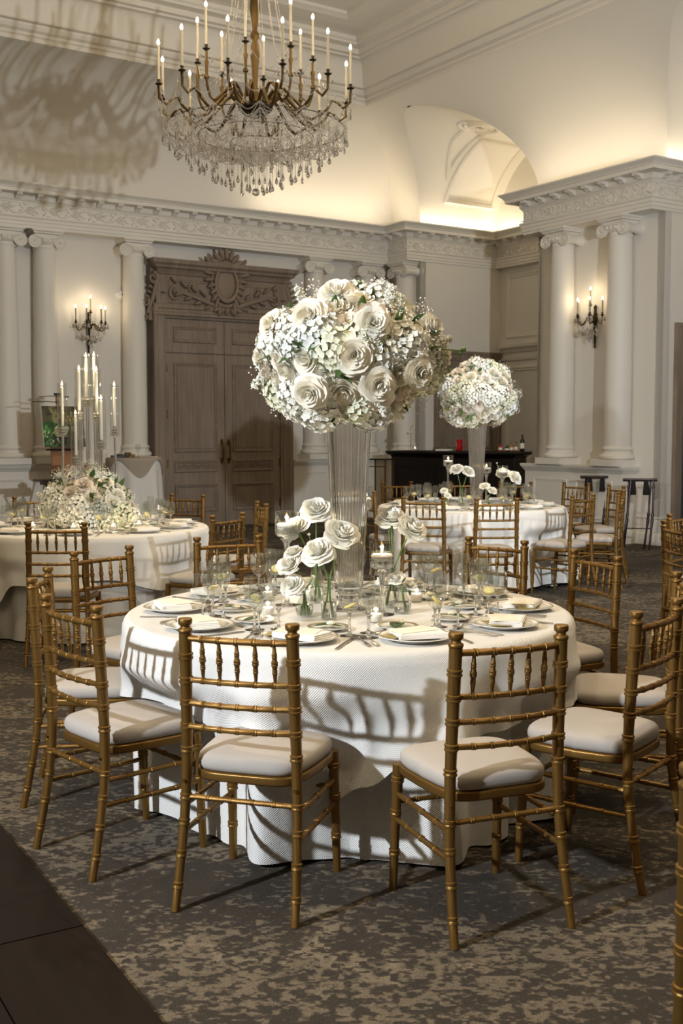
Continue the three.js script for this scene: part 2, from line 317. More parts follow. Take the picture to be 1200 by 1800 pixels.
VAULTS.forEach((V, k) => {
  const uStart = (y) => EDGE_U + DU * sqrt(max(0, 1 - ((y - Y_SPRING) / COVE_H) ** 2));
  const f = (a, phi) => { const y = V.y + V.r * sin(phi), v = V.c + V.r * cos(phi); return [lerp(uStart(y), END_U, a), y, -v]; };
  const vault = struct(hmesh('ceiling_vault', sheet((a, b) => f(a, b * PI), 6, 60, (a, b) => [a * 2, b * 4]), M.wall));
  // lunette that closes the bay
  const pts = []; for (let i = 0; i <= 32; i++) pts.push([-V.c + V.r * cos(PI - i / 32 * PI), V.y + V.r * sin(i / 32 * PI)]); pts.push([-V.c + V.r, Y_CROWN - 0.1], [-V.c - V.r, Y_CROWN - 0.1]);
  struct(hmesh('wall_lunette', X(extrude(pts, 0.1), END_U, 0, 0, -PI / 2, 0, 0, [1, 1, 1]), M.wall));
  if (k) return;
  // raised plaster mouldings on the vault of the alcove: a big panel, a spandrel panel, an oval rosette
  const onVault = (u, phi, h) => [u, V.y + (V.r - h) * sin(phi), -(V.c + (V.r - h) * cos(phi))];
  const ring = (pts2, prof) => sweep(pts2, prof, { closed: true, crease: 0.5, map: (a, b, h) => onVault(a, b / V.r, h) });
  const dense = (c) => c.flatMap((p, i) => { const q = c[(i + 1) % c.length]; return Array.from({ length: 10 }, (_, j) => [lerp(p[0], q[0], j / 10), lerp(p[1], q[1], j / 10)]); });
  const R = V.r, bead = [[0, 0], [0.01, 0.03], [0.03, 0.04], [0.05, 0.025], [0.065, 0.03], [0.08, 0]];
  mesh('panel_moulding', ring(dense([[11.95, 0.30 * R], [13.05, 0.30 * R], [13.05, 1.2 * R], [12.05, 1.2 * R]]), bead), M.trim, vault);
  mesh('panel_moulding', ring(dense([[11.62, 1.1 * R], [11.85, 0.75 * R], [11.95, 1.28 * R], [11.62, 1.28 * R]]).reverse(), bead), M.trim, vault);
  const oval = (a, b) => Array.from({ length: 40 }, (_, i) => [11.75 + a * cos(i / 20 * PI), (1.42 + b * sin(i / 20 * PI)) * R]);
  mesh('rosette_ring', ring(oval(0.42, 0.14), bead), M.trim, vault);
  mesh('rosette_ring', ring(oval(0.30, 0.10), bead), M.trim, vault);
  for (let i = 0; i < 12; i++) { const a = i / 6 * PI, p = onVault(11.75 + 0.15 * cos(a), 1.42 + 0.05 * sin(a), 0.015); mesh('rosette_leaf', X(ball(0.06, 0, 0, 0, 8), ...p, 0, 0, 0, [1, 0.5, 1]), M.trim, vault); }
});
// the bays behind the vaults are closed by the walls; the tray of the coffer rises in steps
{
  const prof = [[-0.35, 6.50], [0, 6.36], [0.02, 6.36], [0.03, 6.39], [0.02, 6.41], [0.05, 6.425], [0.06, 6.45], [0.05, 6.46], [0.1, 6.48], [0.13, 6.52], [0.13, 6.545], [0.19, 6.55]];
  for (let i = 0; i <= 10; i++) { const a = i / 10 * PI / 2; prof.push([0.2 + 0.13 * (1 - cos(a)), 6.56 + 0.33 * sin(a)]); }
  prof.push([0.37, 6.895], [0.38, 6.92], [0.43, 6.93], [0.43, 7.0], [0.53, 7.02], [0.53, 7.05], [0.56, 7.07], [0.56, 7.12], [0.62, 7.14], [0.95, 7.16], [1.0, 7.19], [1.03, 7.2], [1.03, 7.24], [1.2, 7.26]);
  const cf = struct(hmesh('ceiling_coffer', sweep([[FAR_U, -EDGE_V], [EDGE_U, -EDGE_V], [EDGE_U, -NEAR_V]], prof), M.ceiling));
  void cf;
  struct(hmesh('ceiling', X(new THREE.BoxGeometry(24, 0.12, 26), 2, 7.31, -4.5), M.ceiling));
}
// recessed downlights in the tray, all of them above the picture
for (const [x, z, w] of [[-2.2, -2.6, 'front left'], [1.8, -2.6, 'front right'], [-2.4, -6.2, 'second row left'], [1.6, -6.2, 'second row right'], [-2.4, -10, 'third row left'], [1.6, -10, 'third row right'], [5.2, -5.2, 'far right']]) {
  const t = thing('recessed_downlight', 'round recessed ceiling downlight above the picture, ' + w, 'downlight', [x, 7.235, z], 0, 'recessed downlights');
  mesh('trim_ring', lathe([[0.075, 0], [0.1, -0.004], [0.105, 0.004], [0.105, 0.012]], 28), M.white, t); mesh('glowing_lens', X(new THREE.CircleGeometry(0.076, 24), 0, 0.003, 0, 0, PI / 2), M.led, t);
  const l = new THREE.SpotLight(WARM, P.down, 0, rad(58), 1, 2); l.name = 'downlight'; l.position.set(x, 7.22, z); l.target.position.set(x, 0, z); l.castShadow = true; l.shadow.radius = 5; scene.add(l, l.target);
}
// entablature
{
  const path = [[FAR_U, 15.65], [11.24, 15.65], [11.24, 15.10], [13.16, 15.10], [13.16, 12.30], [11.24, 12.30], [11.24, 9.92], [13.16, 9.92], [13.16, 7.1], [11.24, 7.1], [11.24, NEAR_V]].map(([u, v]) => [u, -v]);
  const prof = [[-0.3, 4.32], [0, 4.32], [0, 4.357], [0.012, 4.36], [0.012, 4.405], [0.026, 4.41], [0.026, 4.45], [0.034, 4.452], [0.046, 4.468], [0.046, 4.484], [0, 4.488], [0, 4.655], [0.014, 4.66], [0.016, 4.675], [0.035, 4.69], [0.045, 4.71], [0.045, 4.765], [0.19, 4.772], [0.19, 4.822], [0.205, 4.825], [0.21, 4.838], [0.245, 4.87], [0.262, 4.88], [0.262, 4.90], [-0.3, 4.90]];
  const e = struct(hmesh('trim_1', sweep(path, prof), M.trim));
  // brackets under the crown and the running scroll of the frieze, only along the stretches in view
  const bracket = merge(X(extrude([[0, 0], [0.12, 0], [0.125, -0.012], [0.11, -0.03], [0.085, -0.03], [0.05, -0.045], [0.03, -0.065], [0, -0.07]], 0.075, 0.004), 0.0375, 0, 0, -PI / 2), X(cyl(0.016, 0.016, 0.085, 0, 0, 0, 10), 0, -0.022, 0.105, 0, 0, PI / 2));
  reseed(3);
  // one scroll of leaf: a spiral with buds, 0.36 long
  const spiral = []; for (let i = 0; i <= 26; i++) { const a = i / 26 * 3.6 * PI, r = 0.062 * (1 - 0.8 * i / 26); spiral.push([0.02 + r * cos(a + PI), r * sin(a + PI), 0.006]); }
  const leafy = (x, y, a, s) => X(new THREE.SphereGeometry(1, 6, 4), x, y, 0.004, 0, 0, a, [0.037 * s, 0.0135 * s, 0.014]);
  const scroll = (m) => X(merge(tube(spiral, 0.0105, 34, 5), tube([[-0.2, -0.05 , 0.004], [-0.12, -0.06, 0.006], [-0.06, -0.02, 0.006], [-0.042, 0, 0.006]], 0.008, 10, 5), leafy(0.02, 0, 0, 0.6), leafy(0.1, 0.045, 0.6, 1.2), leafy(0.11, -0.03, -0.5, 1.1), leafy(-0.11, 0.04, 2.4, 1.1), leafy(-0.12, -0.02, -2.5, 0.9), leafy(-0.05, 0.068, 2.9, 0.8), leafy(0.07, -0.066, -0.2, 0.8)), 0, 0, 0, 0, 0, 0, [1, m, 1]);
  const scrolls = [scroll(1), scroll(-1)];
  const run = (p, q, n) => {                                  // p, q in [u, v]; n outward in [u, v]
    const l = hypot(q[0] - p[0], q[1] - p[1]), turn = atan2(n[0], -n[1]), du = (q[0] - p[0]) / l, dv = (q[1] - p[1]) / l;
    const nb = max(1, Math.round(l / 0.29)), frieze = [];
    for (let i = 0; i < nb; i++) { const s = (i + 0.5) / nb * l, b = mesh('bracket', bracket, M.trim, e); b.position.set(p[0] + du * s + n[0] * 0.045, 4.772, -(p[1] + dv * s) - n[1] * 0.045); b.rotation.y = turn; }
    const nf = max(1, Math.round(l / 0.33));
    for (let i = 0; i < nf; i++) { const s = (i + 0.5) / nf * l; frieze.push(X(scrolls[i & 1].clone(), p[0] + du * s, 4.572, -(p[1] + dv * s), turn)); }
    mesh('frieze_carving', frieze, M.trim, e);
  };
  run([3.6, 15.65], [11.24, 15.65], [0, -1]); run([11.24, 15.65], [11.24, 15.1], [-1, 0]); run([11.24, 15.1], [13.16, 15.1], [0, -1]); run([13.16, 15.1], [13.16, 13.2], [-1, 0]);
  run([11.24, 12.3], [11.24, 9.92], [-1, 0]); run([11.24, 9.92], [12.4, 9.92], [0, -1]);
  // cove lighting: strips lying on top of the cornice
  const strip = (p, q, n) => {
    const l = hypot(q[0] - p[0], q[1] - p[1]), c = [(p[0] + q[0]) / 2 + n[0] * 0.07, (p[1] + q[1]) / 2 + n[1] * 0.07], turn = atan2(n[0], -n[1]);
    const s = struct(hmesh('led_cove_light', X(box(l, 0.012, 0.03), c[0], 4.912, -c[1], turn), M.led)); s.castShadow = false;
    const L = new THREE.RectAreaLight(COVE, P.cove, l, 0.04), w = W(c[0], c[1], 4.925); L.name = 'cove_light'; L.position.set(...w); L.lookAt(w[0], 9, w[2]);
    const hx = V3(CU, 0, -SU), hz = V3(SU, 0, CU), along = hx.clone().multiplyScalar((q[0] - p[0]) / l).addScaledVector(hz, -(q[1] - p[1]) / l), down = V3(0, -1, 0);
    const m = new THREE.Matrix4().makeBasis(along, down.clone().cross(along), down); L.quaternion.setFromRotationMatrix(m); scene.add(L);
  };
  strip([8.75, 15.65], [11.1, 15.65], [0, -1]); strip([11.24, 15.6], [11.24, 15.15], [-1, 0]); strip([11.4, 15.1], [13.1, 15.1], [0, -1]); strip([13.16, 15.0], [13.16, 12.4], [-1, 0]); strip([13.1, 12.3], [11.4, 12.3], [0, 1]);
  strip([11.24, 12.25], [11.24, 9.97], [-1, 0]); strip([11.3, 9.92], [13.1, 9.92], [0, -1]); strip([13.16, 9.8], [13.16, 7.2], [-1, 0]);
}
// dado: pedestals under the columns, with rail, base and framed panels
{
  const prof = [[-0.3, 0], [0.035, 0], [0.035, 0.14], [0.028, 0.16], [0.015, 0.17], [0, 0.18], [0, 0.93], [0.012, 0.935], [0.03, 0.97], [0.045, 0.985], [0.045, 1.0], [0.055, 1.005], [0.055, 1.03], [-0.3, 1.03]];
  const dado = (n, pts) => struct(hmesh(n, sweep(pts.map(([u, v]) => [u, -v]), prof), M.trim));
  const fp = [[0, 0], [0.006, 0.012], [0.018, 0.012], [0.024, 0.004], [0.035, 0.008], [0.04, 0]];
  const frames = (o, p, q, n, list) => list.forEach(([a, b]) => { const l = hypot(q[0] - p[0], q[1] - p[1]), du = (q[0] - p[0]) / l, dv = (q[1] - p[1]) / l, f = mesh('panel_frame', frameMould(a, 0.3, b, 0.83, fp), M.trim, o); f.position.set(p[0], 0, -p[1]); f.rotation.y = atan2(dv, du); });
  let o = dado('trim_2', [[FAR_U, 15.65], [6.94, 15.65]]); frames(o, [0, 15.65], [6.9, 15.65], [0, -1], [[3.2, 4.95], [5.12, 6.6]]);
  o = dado('trim_3', [[9.38, 15.65], [11.24, 15.65], [11.24, 15.1], [11.9, 15.1]]); frames(o, [9.38, 15.65], [11.2, 15.65], [0, -1], [[0.22, 0.62], [0.8, 1.7]]); frames(o, [11.24, 15.65], [11.24, 15.1], [-1, 0], [[0.1, 0.45]]);
  o = dado('trim_4', [[WALL_U, 12.2], [11.24, 12.2], [11.24, 10.33], [WALL_U, 10.33]]); frames(o, [11.24, 12.2], [11.24, 10.33], [-1, 0], [[0.18, 0.85], [1.02, 1.7]]);
  const bp = [[-0.02, 0], [0.03, 0], [0.03, 0.12], [0.02, 0.15], [0.008, 0.16], [0.008, 0.34], [0.02, 0.35], [0.02, 0.37], [-0.02, 0.37]];
  struct(hmesh('baseboard_right', sweep([[WALL_U, -10.33], [WALL_U, -9.94], [11.75, -9.94]], bp), M.trim));
  struct(hmesh('baseboard_alcove', sweep([[END_U, -15.12], [END_U, -12.28], [WALL_U, -12.28], [WALL_U, -12.2]], bp), M.trim));
}
// columns with scrolled capitals
{
  const shaft = lathe([[0.178, 1.30], [0.18, 1.9], [0.176, 2.6], [0.166, 3.4], [0.155, 4.0], [0.152, 4.06], [0.16, 4.065], [0.165, 4.08], [0.16, 4.095], [0.152, 4.1], [0.152, 4.2]], 40);
  const baseG = lathe([[0.2, 1.12], [0.225, 1.125], [0.236, 1.145], [0.236, 1.165], [0.225, 1.185], [0.205, 1.19], [0.205, 1.2], [0.192, 1.215], [0.19, 1.235], [0.2, 1.245], [0.208, 1.26], [0.2, 1.275], [0.186, 1.28], [0.186, 1.292], [0.178, 1.302]], 40);
  const spiral = []; for (let i = 0; i <= 44; i++) { const a = i / 44 * 5.2 * PI, r = 0.088 * (1 - i / 44) ** 0.8 + 0.012; spiral.push([r * cos(a + PI / 2), r * sin(a + PI / 2), 0]); }
  const vol = (m) => X(merge(tube(spiral, 0.0125, 70, 6), X(cyl(0.086, 0.086, 0.03, 0, 0, 0, 24), 0, 0, -0.014, 0, PI / 2), ball(0.018, 0, 0, 0.005, 10)), 0, 0, 0, 0, 0, 0, [m, 1, 1]);
  const bolster = X(lathe([[0.084, -0.15], [0.062, -0.06], [0.055, 0], [0.062, 0.06], [0.084, 0.15]], 20), 0, 0, 0, 0, PI / 2);
  const volutes = []; for (const s of [-1, 1]) { for (const z of [-1, 1]) volutes.push(X(vol(s), s * 0.19, 4.155, z * 0.165, z < 0 ? PI : 0)); volutes.push(X(bolster.clone(), s * 0.19, 4.155, 0)); }
  const capital = merge(box(0.38, 0.07, 0.34, 0, 4.225, 0, 0.01), X(lathe([[0.15, 4.11], [0.19, 4.14], [0.205, 4.165], [0.195, 4.19]], 32)), ...[-1, 1].map((z) => tube([[-0.18, 4.225, z * 0.172], [0, 4.2, z * 0.172], [0.18, 4.225, z * 0.172]], 0.016, 12, 6)), ...[-0.07, 0, 0.07].map((x) => ball(0.024, x, 4.17, 0.19, 8)));
  const abacus = sweep(rectPath(-0.2, -0.19, 0.2, 0.19), [[-0.2, 4.26], [0.01, 4.26], [0.015, 4.28], [0.035, 4.295], [0.035, 4.318], [-0.2, 4.318]].map(([a, b]) => [-a, b]), { closed: true });
  let first;
  const col = (u, v, turn, label) => {
    const p = W(u, v);
    if (first) { const c = copy(first, p, HALL + turn, label, 'white plaster columns'); c.name = numbered('column'); return; }
    first = thing('plaster_column', label, 'column', p, HALL + turn, 'white plaster columns');
    mesh('shaft', shaft, M.trim, first); mesh('base', [baseG, box(0.5, 0.09, 0.5, 0, 1.075, 0, 0.004)], M.trim, first); const c = mesh('capital', capital, M.trim, first); mesh('volutes', volutes, M.trim, c); mesh('abacus', abacus, M.trim, c);
  };
  col(4.78, 15.8, 0, 'white column cut by the left edge of the picture'); col(5.35, 15.8, 0, 'white column behind the easel, left of the wall sconce'); col(6.7, 15.8, 0, 'white column between the wall sconce and the carved double doors');
  col(9.87, 15.8, 0, 'white column just right of the carved double doors'); col(10.9, 15.8, 0, 'white column above the big bouquet, left one of the pair at the alcove corner'); col(11.42, 15.4, -PI / 2, 'white column above the big bouquet, right one of the pair at the alcove corner');
  col(11.38, 11.63, -PI / 2, 'white column left of the sconce on the right hand pier'); col(11.38, 10.56, -PI / 2, 'white column right of the sconce on the right hand pier');
}
// carved double doors
const setUV = (g, s = 1) => { const p = g.attributes.position, uv = g.attributes.uv; for (let i = 0; i < p.count; i++) uv.setXY(i, p.getX(i) * s, p.getY(i) * s * 0.5); return g; };
{
  const D = new THREE.Group(); D.name = 'door_1'; struct(D); scene.add(D); D.position.set(...W(8.16, 15.72)); D.rotation.y = HALL;
  D.userData.label = 'tall taupe wooden double doors with carved overdoor'; 
  const w = 1.21;
  mesh('backing', setUV(box(2 * w, 4.0, 0.16, 0, 2.0, -0.12)), M.oak, D);
  const casing = sweep([[-1.0, 0], [-1.0, 3.2], [1.0, 3.2], [1.0, 0]], [[0, -0.05], [0, 0.03], [0.03, 0.035], [0.045, 0.055], [0.06, 0.05], [0.13, 0.05], [0.145, 0.07], [0.2, 0.075], [0.21, 0.06], [0.21, -0.05]], { map: (a, b, h) => [a, b, h] });
  mesh('casing', setUV(clean(casing)), M.oak, D);
  const pf = [[0, 0], [0.008, 0.02], [0.02, 0.022], [0.03, 0.01], [0.045, 0.012], [0.055, 0]];
  const leafG = (s) => {
    const L = mesh('door_leaf', setUV(box(0.992, 2.66, 0.05, s * 0.5, 1.34, -0.02, 0.004)), M.oak, D), x0 = s * 0.5 - 0.37, x1 = s * 0.5 + 0.37;
    for (const [a, b] of [[0.25, 0.68], [1.17, 2.54]]) { const p = mesh('panel', [frameMould(x0, a, x1, b, pf, 0.005), setUV(box(0.62, b - a - 0.12, 0.012, s * 0.5, (a + b) / 2, 0.008, 0.004))].map(clean), M.oak, L); void p; }
    reseed(21); const c = [frameMould(x0, 0.86, x1, 1.05, pf, 0.005)];
    for (let i = 0; i < 9; i++) { const sp = []; for (let k = 0; k <= 12; k++) { const a = k / 12 * 2.6 * PI * (i & 1 ? 1 : -1), r = 0.034 * (1 - 0.75 * k / 12); sp.push([x0 + 0.08 + i * 0.073 + r * cos(a), 0.955 + r * sin(a), 0.014]); } c.push(tube(sp, 0.006, 18, 5)); c.push(X(ball(1, 0, 0, 0, 6), x0 + 0.11 + i * 0.073, 0.955 + (i & 1 ? 0.035 : -0.035), 0.012, 0, 0, i, [0.022, 0.009, 0.008])); }
    mesh('carved_panel', c, M.oakCarved, L);
    const h = mesh('handle', [tube([[s * 0.06, 1.03, 0.015], [s * 0.06, 1.06, 0.055], [s * 0.06, 1.18, 0.062], [s * 0.06, 1.3, 0.055], [s * 0.06, 1.33, 0.015]], 0.011, 20, 8), box(0.045, 0.09, 0.012, s * 0.06, 1.035, 0.01, 0.004), box(0.045, 0.09, 0.012, s * 0.06, 1.325, 0.01, 0.004), ball(0.018, s * 0.06, 1.18, 0.062, 10)], M.brass, L); void h;
    for (const y of [0.35, 1.0, 1.75, 2.45]) mesh('hinge', [cyl(0.012, 0.012, 0.09, s * 0.985, y, 0.012, 10), ball(0.014, s * 0.985, y + 0.05, 0.012, 8), ball(0.014, s * 0.985, y - 0.05, 0.012, 8)], M.brass, L);
    const T = mesh('transom_panel', setUV(box(0.992, 0.5, 0.05, s * 0.5, 2.94, -0.02, 0.004)), M.oak, D);
    mesh('panel', [frameMould(x0, 2.84, x1, 3.09, pf, 0.005)], M.oak, T);
  };
  leafG(-1); leafG(1);
  // overdoor: frieze board, side scrolls, crown, cartouche with acanthus
  mesh('overdoor_board', setUV(box(2.3, 0.62, 0.09, 0, 3.62, -0.01, 0.006)), M.oak, D);
  mesh('overdoor_moulding', setUV(clean(sweep([[-1.22, 0], [1.22, 0]], [[-0.1, 3.24], [0.09, 3.24], [0.09, 3.27], [0.06, 3.3], [0.05, 3.34], [-0.1, 3.35]], { map: (a, b, h) => [a, h, b] }))), M.oak, D);
  mesh('overdoor_crown', setUV(clean(sweep([[-1.1, -0.05], [-1.1, 0.04], [1.1, 0.04], [1.1, -0.05]].reverse().map(([a, b]) => [a, b]), [[0.02, 3.84], [-0.02, 3.85], [-0.03, 3.88], [-0.06, 3.92], [-0.1, 3.94], [-0.11, 3.97], [-0.15, 4.0], [-0.16, 4.06], [0.06, 4.06]]))), M.oak, D);
  mesh('overdoor_frame', frameMould(-0.95, 3.42, 0.95, 3.78, [[0, 0], [0.01, 0.012], [0.03, 0.012], [0.035, 0]], 0.035), M.oak, D);
  reseed(33);
  const spir = (cx, cy, r, turns, dir, a0, z, th) => { const s = []; for (let i = 0; i <= 26; i++) { const a = a0 + dir * i / 26 * turns * 2 * PI, q = r * (1 - 0.82 * i / 26); s.push([cx + q * cos(a), cy + q * sin(a), z + 0.02 * i / 26]); } return vtube(s, Array.from({ length: 23 }, (_, i) => [i / 22, th * (1 - 0.45 * i / 22)]), 7); };
  const leafy = (x, y, a, l, wd, z = 0.05) => X(new THREE.SphereGeometry(1, 8, 6), x + cos(a) * l / 2, y + sin(a) * l / 2, z, 0, 0, a, [l / 2, wd, 0.045]);
  for (const s of [-1, 1]) {
    const c = mesh('side_scroll', [spir(s * 1.2, 3.78, 0.085, 1.4, s, s > 0 ? PI / 2 : PI / 2, 0.03, 0.026), spir(s * 1.33, 3.42, 0.075, 1.3, s, PI / 2, 0.03, 0.024), spir(s * 1.33, 3.2, 0.05, 1.1, -s, PI, 0.03, 0.02), vtube([[s * 1.12, 3.78, 0.03], [s * 1.14, 3.62, 0.04], [s * 1.2, 3.5, 0.03], [s * 1.27, 3.42, 0.03], [s * 1.3, 3.25, 0.03]], [[0, 0.035], [0.5, 0.04], [1, 0.02]], 8), ...[0, 1, 2, 3].map((i) => leafy(s * (1.17 + 0.03 * i), 3.68 - 0.07 * i, s > 0 ? 0.6 : PI - 0.6, 0.1, 0.022, 0.04)), box(0.06, 0.3, 0.06, s * 1.24, 3.3, 0, 0.01)], M.oakCarved, D); void c;
  }
  const orn = [X(new THREE.TorusGeometry(0.19, 0.028, 10, 40), 0, 3.72, 0.075, 0, 0, 0, [0.85, 1.05, 0.8]), X(new THREE.TorusGeometry(0.24, 0.02, 8, 40), 0, 3.72, 0.06, 0, 0, 0, [0.9, 1.08, 0.8])];
  for (let i = 0; i < 7; i++) { const a = PI / 2 + (i - 3) * 0.42; orn.push(leafy(cos(a) * 0.1, 3.93 + sin(a) * 0.06, a, 0.16, 0.034, 0.07)); }
  for (const s of [-1, 1]) {
    orn.push(spir(s * 0.13, 3.99, 0.05, 1.2, s, PI / 2, 0.07, 0.018));
    for (let i = 0; i < 9; i++) { const a = s > 0 ? 0.75 - i * 0.28 : PI - 0.75 + i * 0.28, y = 3.92 - i * 0.05; orn.push(leafy(s * (0.2 - 0.012 * i), y, a, 0.16 + 0.03 * sin(i), 0.028, 0.055 + 0.006 * (i % 3))); }
    orn.push(vtube([[s * 0.1, 3.44, 0.04], [s * 0.28, 3.5, 0.055], [s * 0.5, 3.56, 0.05], [s * 0.66, 3.66, 0.045], [s * 0.78, 3.62, 0.04]], [[0, 0.03], [0.5, 0.026], [1, 0.014]], 8), spir(s * 0.74, 3.57, 0.085, 1.3, -s, PI / 2, 0.04, 0.022), spir(s * 0.5, 3.66, 0.05, 1.2, s, -PI / 2, 0.045, 0.016));
    for (let i = 0; i < 8; i++) orn.push(leafy(s * (0.22 + i * 0.07), 3.47 + i * 0.022 + (i & 1 ? 0.06 : -0.02), s > 0 ? (i & 1 ? 0.7 : -0.3) : PI - (i & 1 ? 0.7 : -0.3), 0.12, 0.022, 0.05));
    orn.push(leafy(s * 0.86, 3.58, s > 0 ? 0 : PI, 0.08, 0.012, 0.04));
  }
  for (let i = 0; i < 5; i++) orn.push(leafy((i - 2) * 0.06, 3.44, -PI / 2 + (i - 2) * 0.5, 0.09, 0.026, 0.06));
  const grow = (g) => X(X(g, 0, -3.66, 0), 0, 3.68, 0, 0, 0, 0, [1.16, 1.3, 1.35]);
  const ca = mesh('carved_cartouche', grow(merge(orn)), M.oakCarved, D);
  mesh('cartouche_shield', X(ball(1, 0, 0, 0, 24), 0, 3.76, 0.07, 0, 0, 0, [0.17, 0.235, 0.06]), M.oakCarved, ca);
}
// door in the alcove, behind the bar, and the dark door at the right edge
{
  const D = new THREE.Group(); D.name = 'door_2'; struct(D); scene.add(D); D.position.set(...W(12.55, 15.08)); D.rotation.y = HALL;
  const cs = [[0, -0.05], [0, 0.02], [0.03, 0.03], [0.1, 0.03], [0.12, 0.045], [0.16, 0.045], [0.16, -0.05]];
  mesh('casing', setUV(clean(sweep([[-0.56, 0], [-0.56, 2.7], [0.56, 2.7], [0.56, 0]], cs, { map: (a, b, h) => [a, b, h] }))), M.oak, D);
  for (const s of [-1, 1]) { const L = mesh('door_leaf', setUV(box(0.555, 2.7, 0.05, s * 0.28, 1.35, -0.02, 0.003)), M.oak, D); for (const [a, b] of [[0.25, 1.0], [1.2, 2.5]]) mesh('panel', [frameMould(s * 0.28 - 0.2, a, s * 0.28 + 0.2, b, [[0, 0], [0.01, 0.016], [0.03, 0.014], [0.04, 0]], 0.005)], M.oak, L); }
  const E = new THREE.Group(); E.name = 'door_3'; struct(E); scene.add(E); E.position.set(...W(12.45, 9.92)); E.rotation.y = HALL;
  mesh('casing', setUV(clean(sweep([[-0.55, 0], [-0.55, 2.75], [0.55, 2.75], [0.55, 0]], cs, { map: (a, b, h) => [a, b, h] }))), M.oak, E);
  mesh('door_leaf', box(1.1, 2.75, 0.05, 0, 1.375, -0.02, 0.003), M.darkdoor, E);
  // mouldings of the alcove's end wall
  const pm = [[0, 0], [0.015, 0.03], [0.04, 0.03], [0.055, 0.015], [0.08, 0.02], [0.09, 0]];
  const A = new THREE.Group(); A.name = 'trim_5'; struct(A); scene.add(A); A.position.set(...W(END_U, 13.7)); A.rotation.y = HALL - PI / 2;
  mesh('panel_frame', frameMould(-1.25, 3.1, 1.25, 4.22, pm), M.trim, A); mesh('panel_frame', frameMould(-1.25, 0.5, 1.25, 2.62, pm), M.trim, A);
  mesh('ledge', sweep([[-1.35, 0], [1.35, 0]], [[-0.02, 2.86], [0.03, 2.86], [0.05, 2.9], [0.1, 2.94], [0.11, 2.99], [-0.02, 3.0]]), M.trim, A);
  mesh('rail', sweep([[-1.35, 0], [1.35, 0]], [[-0.02, 2.72], [0.03, 2.72], [0.04, 2.76], [-0.02, 2.78]]), M.trim, A);
}
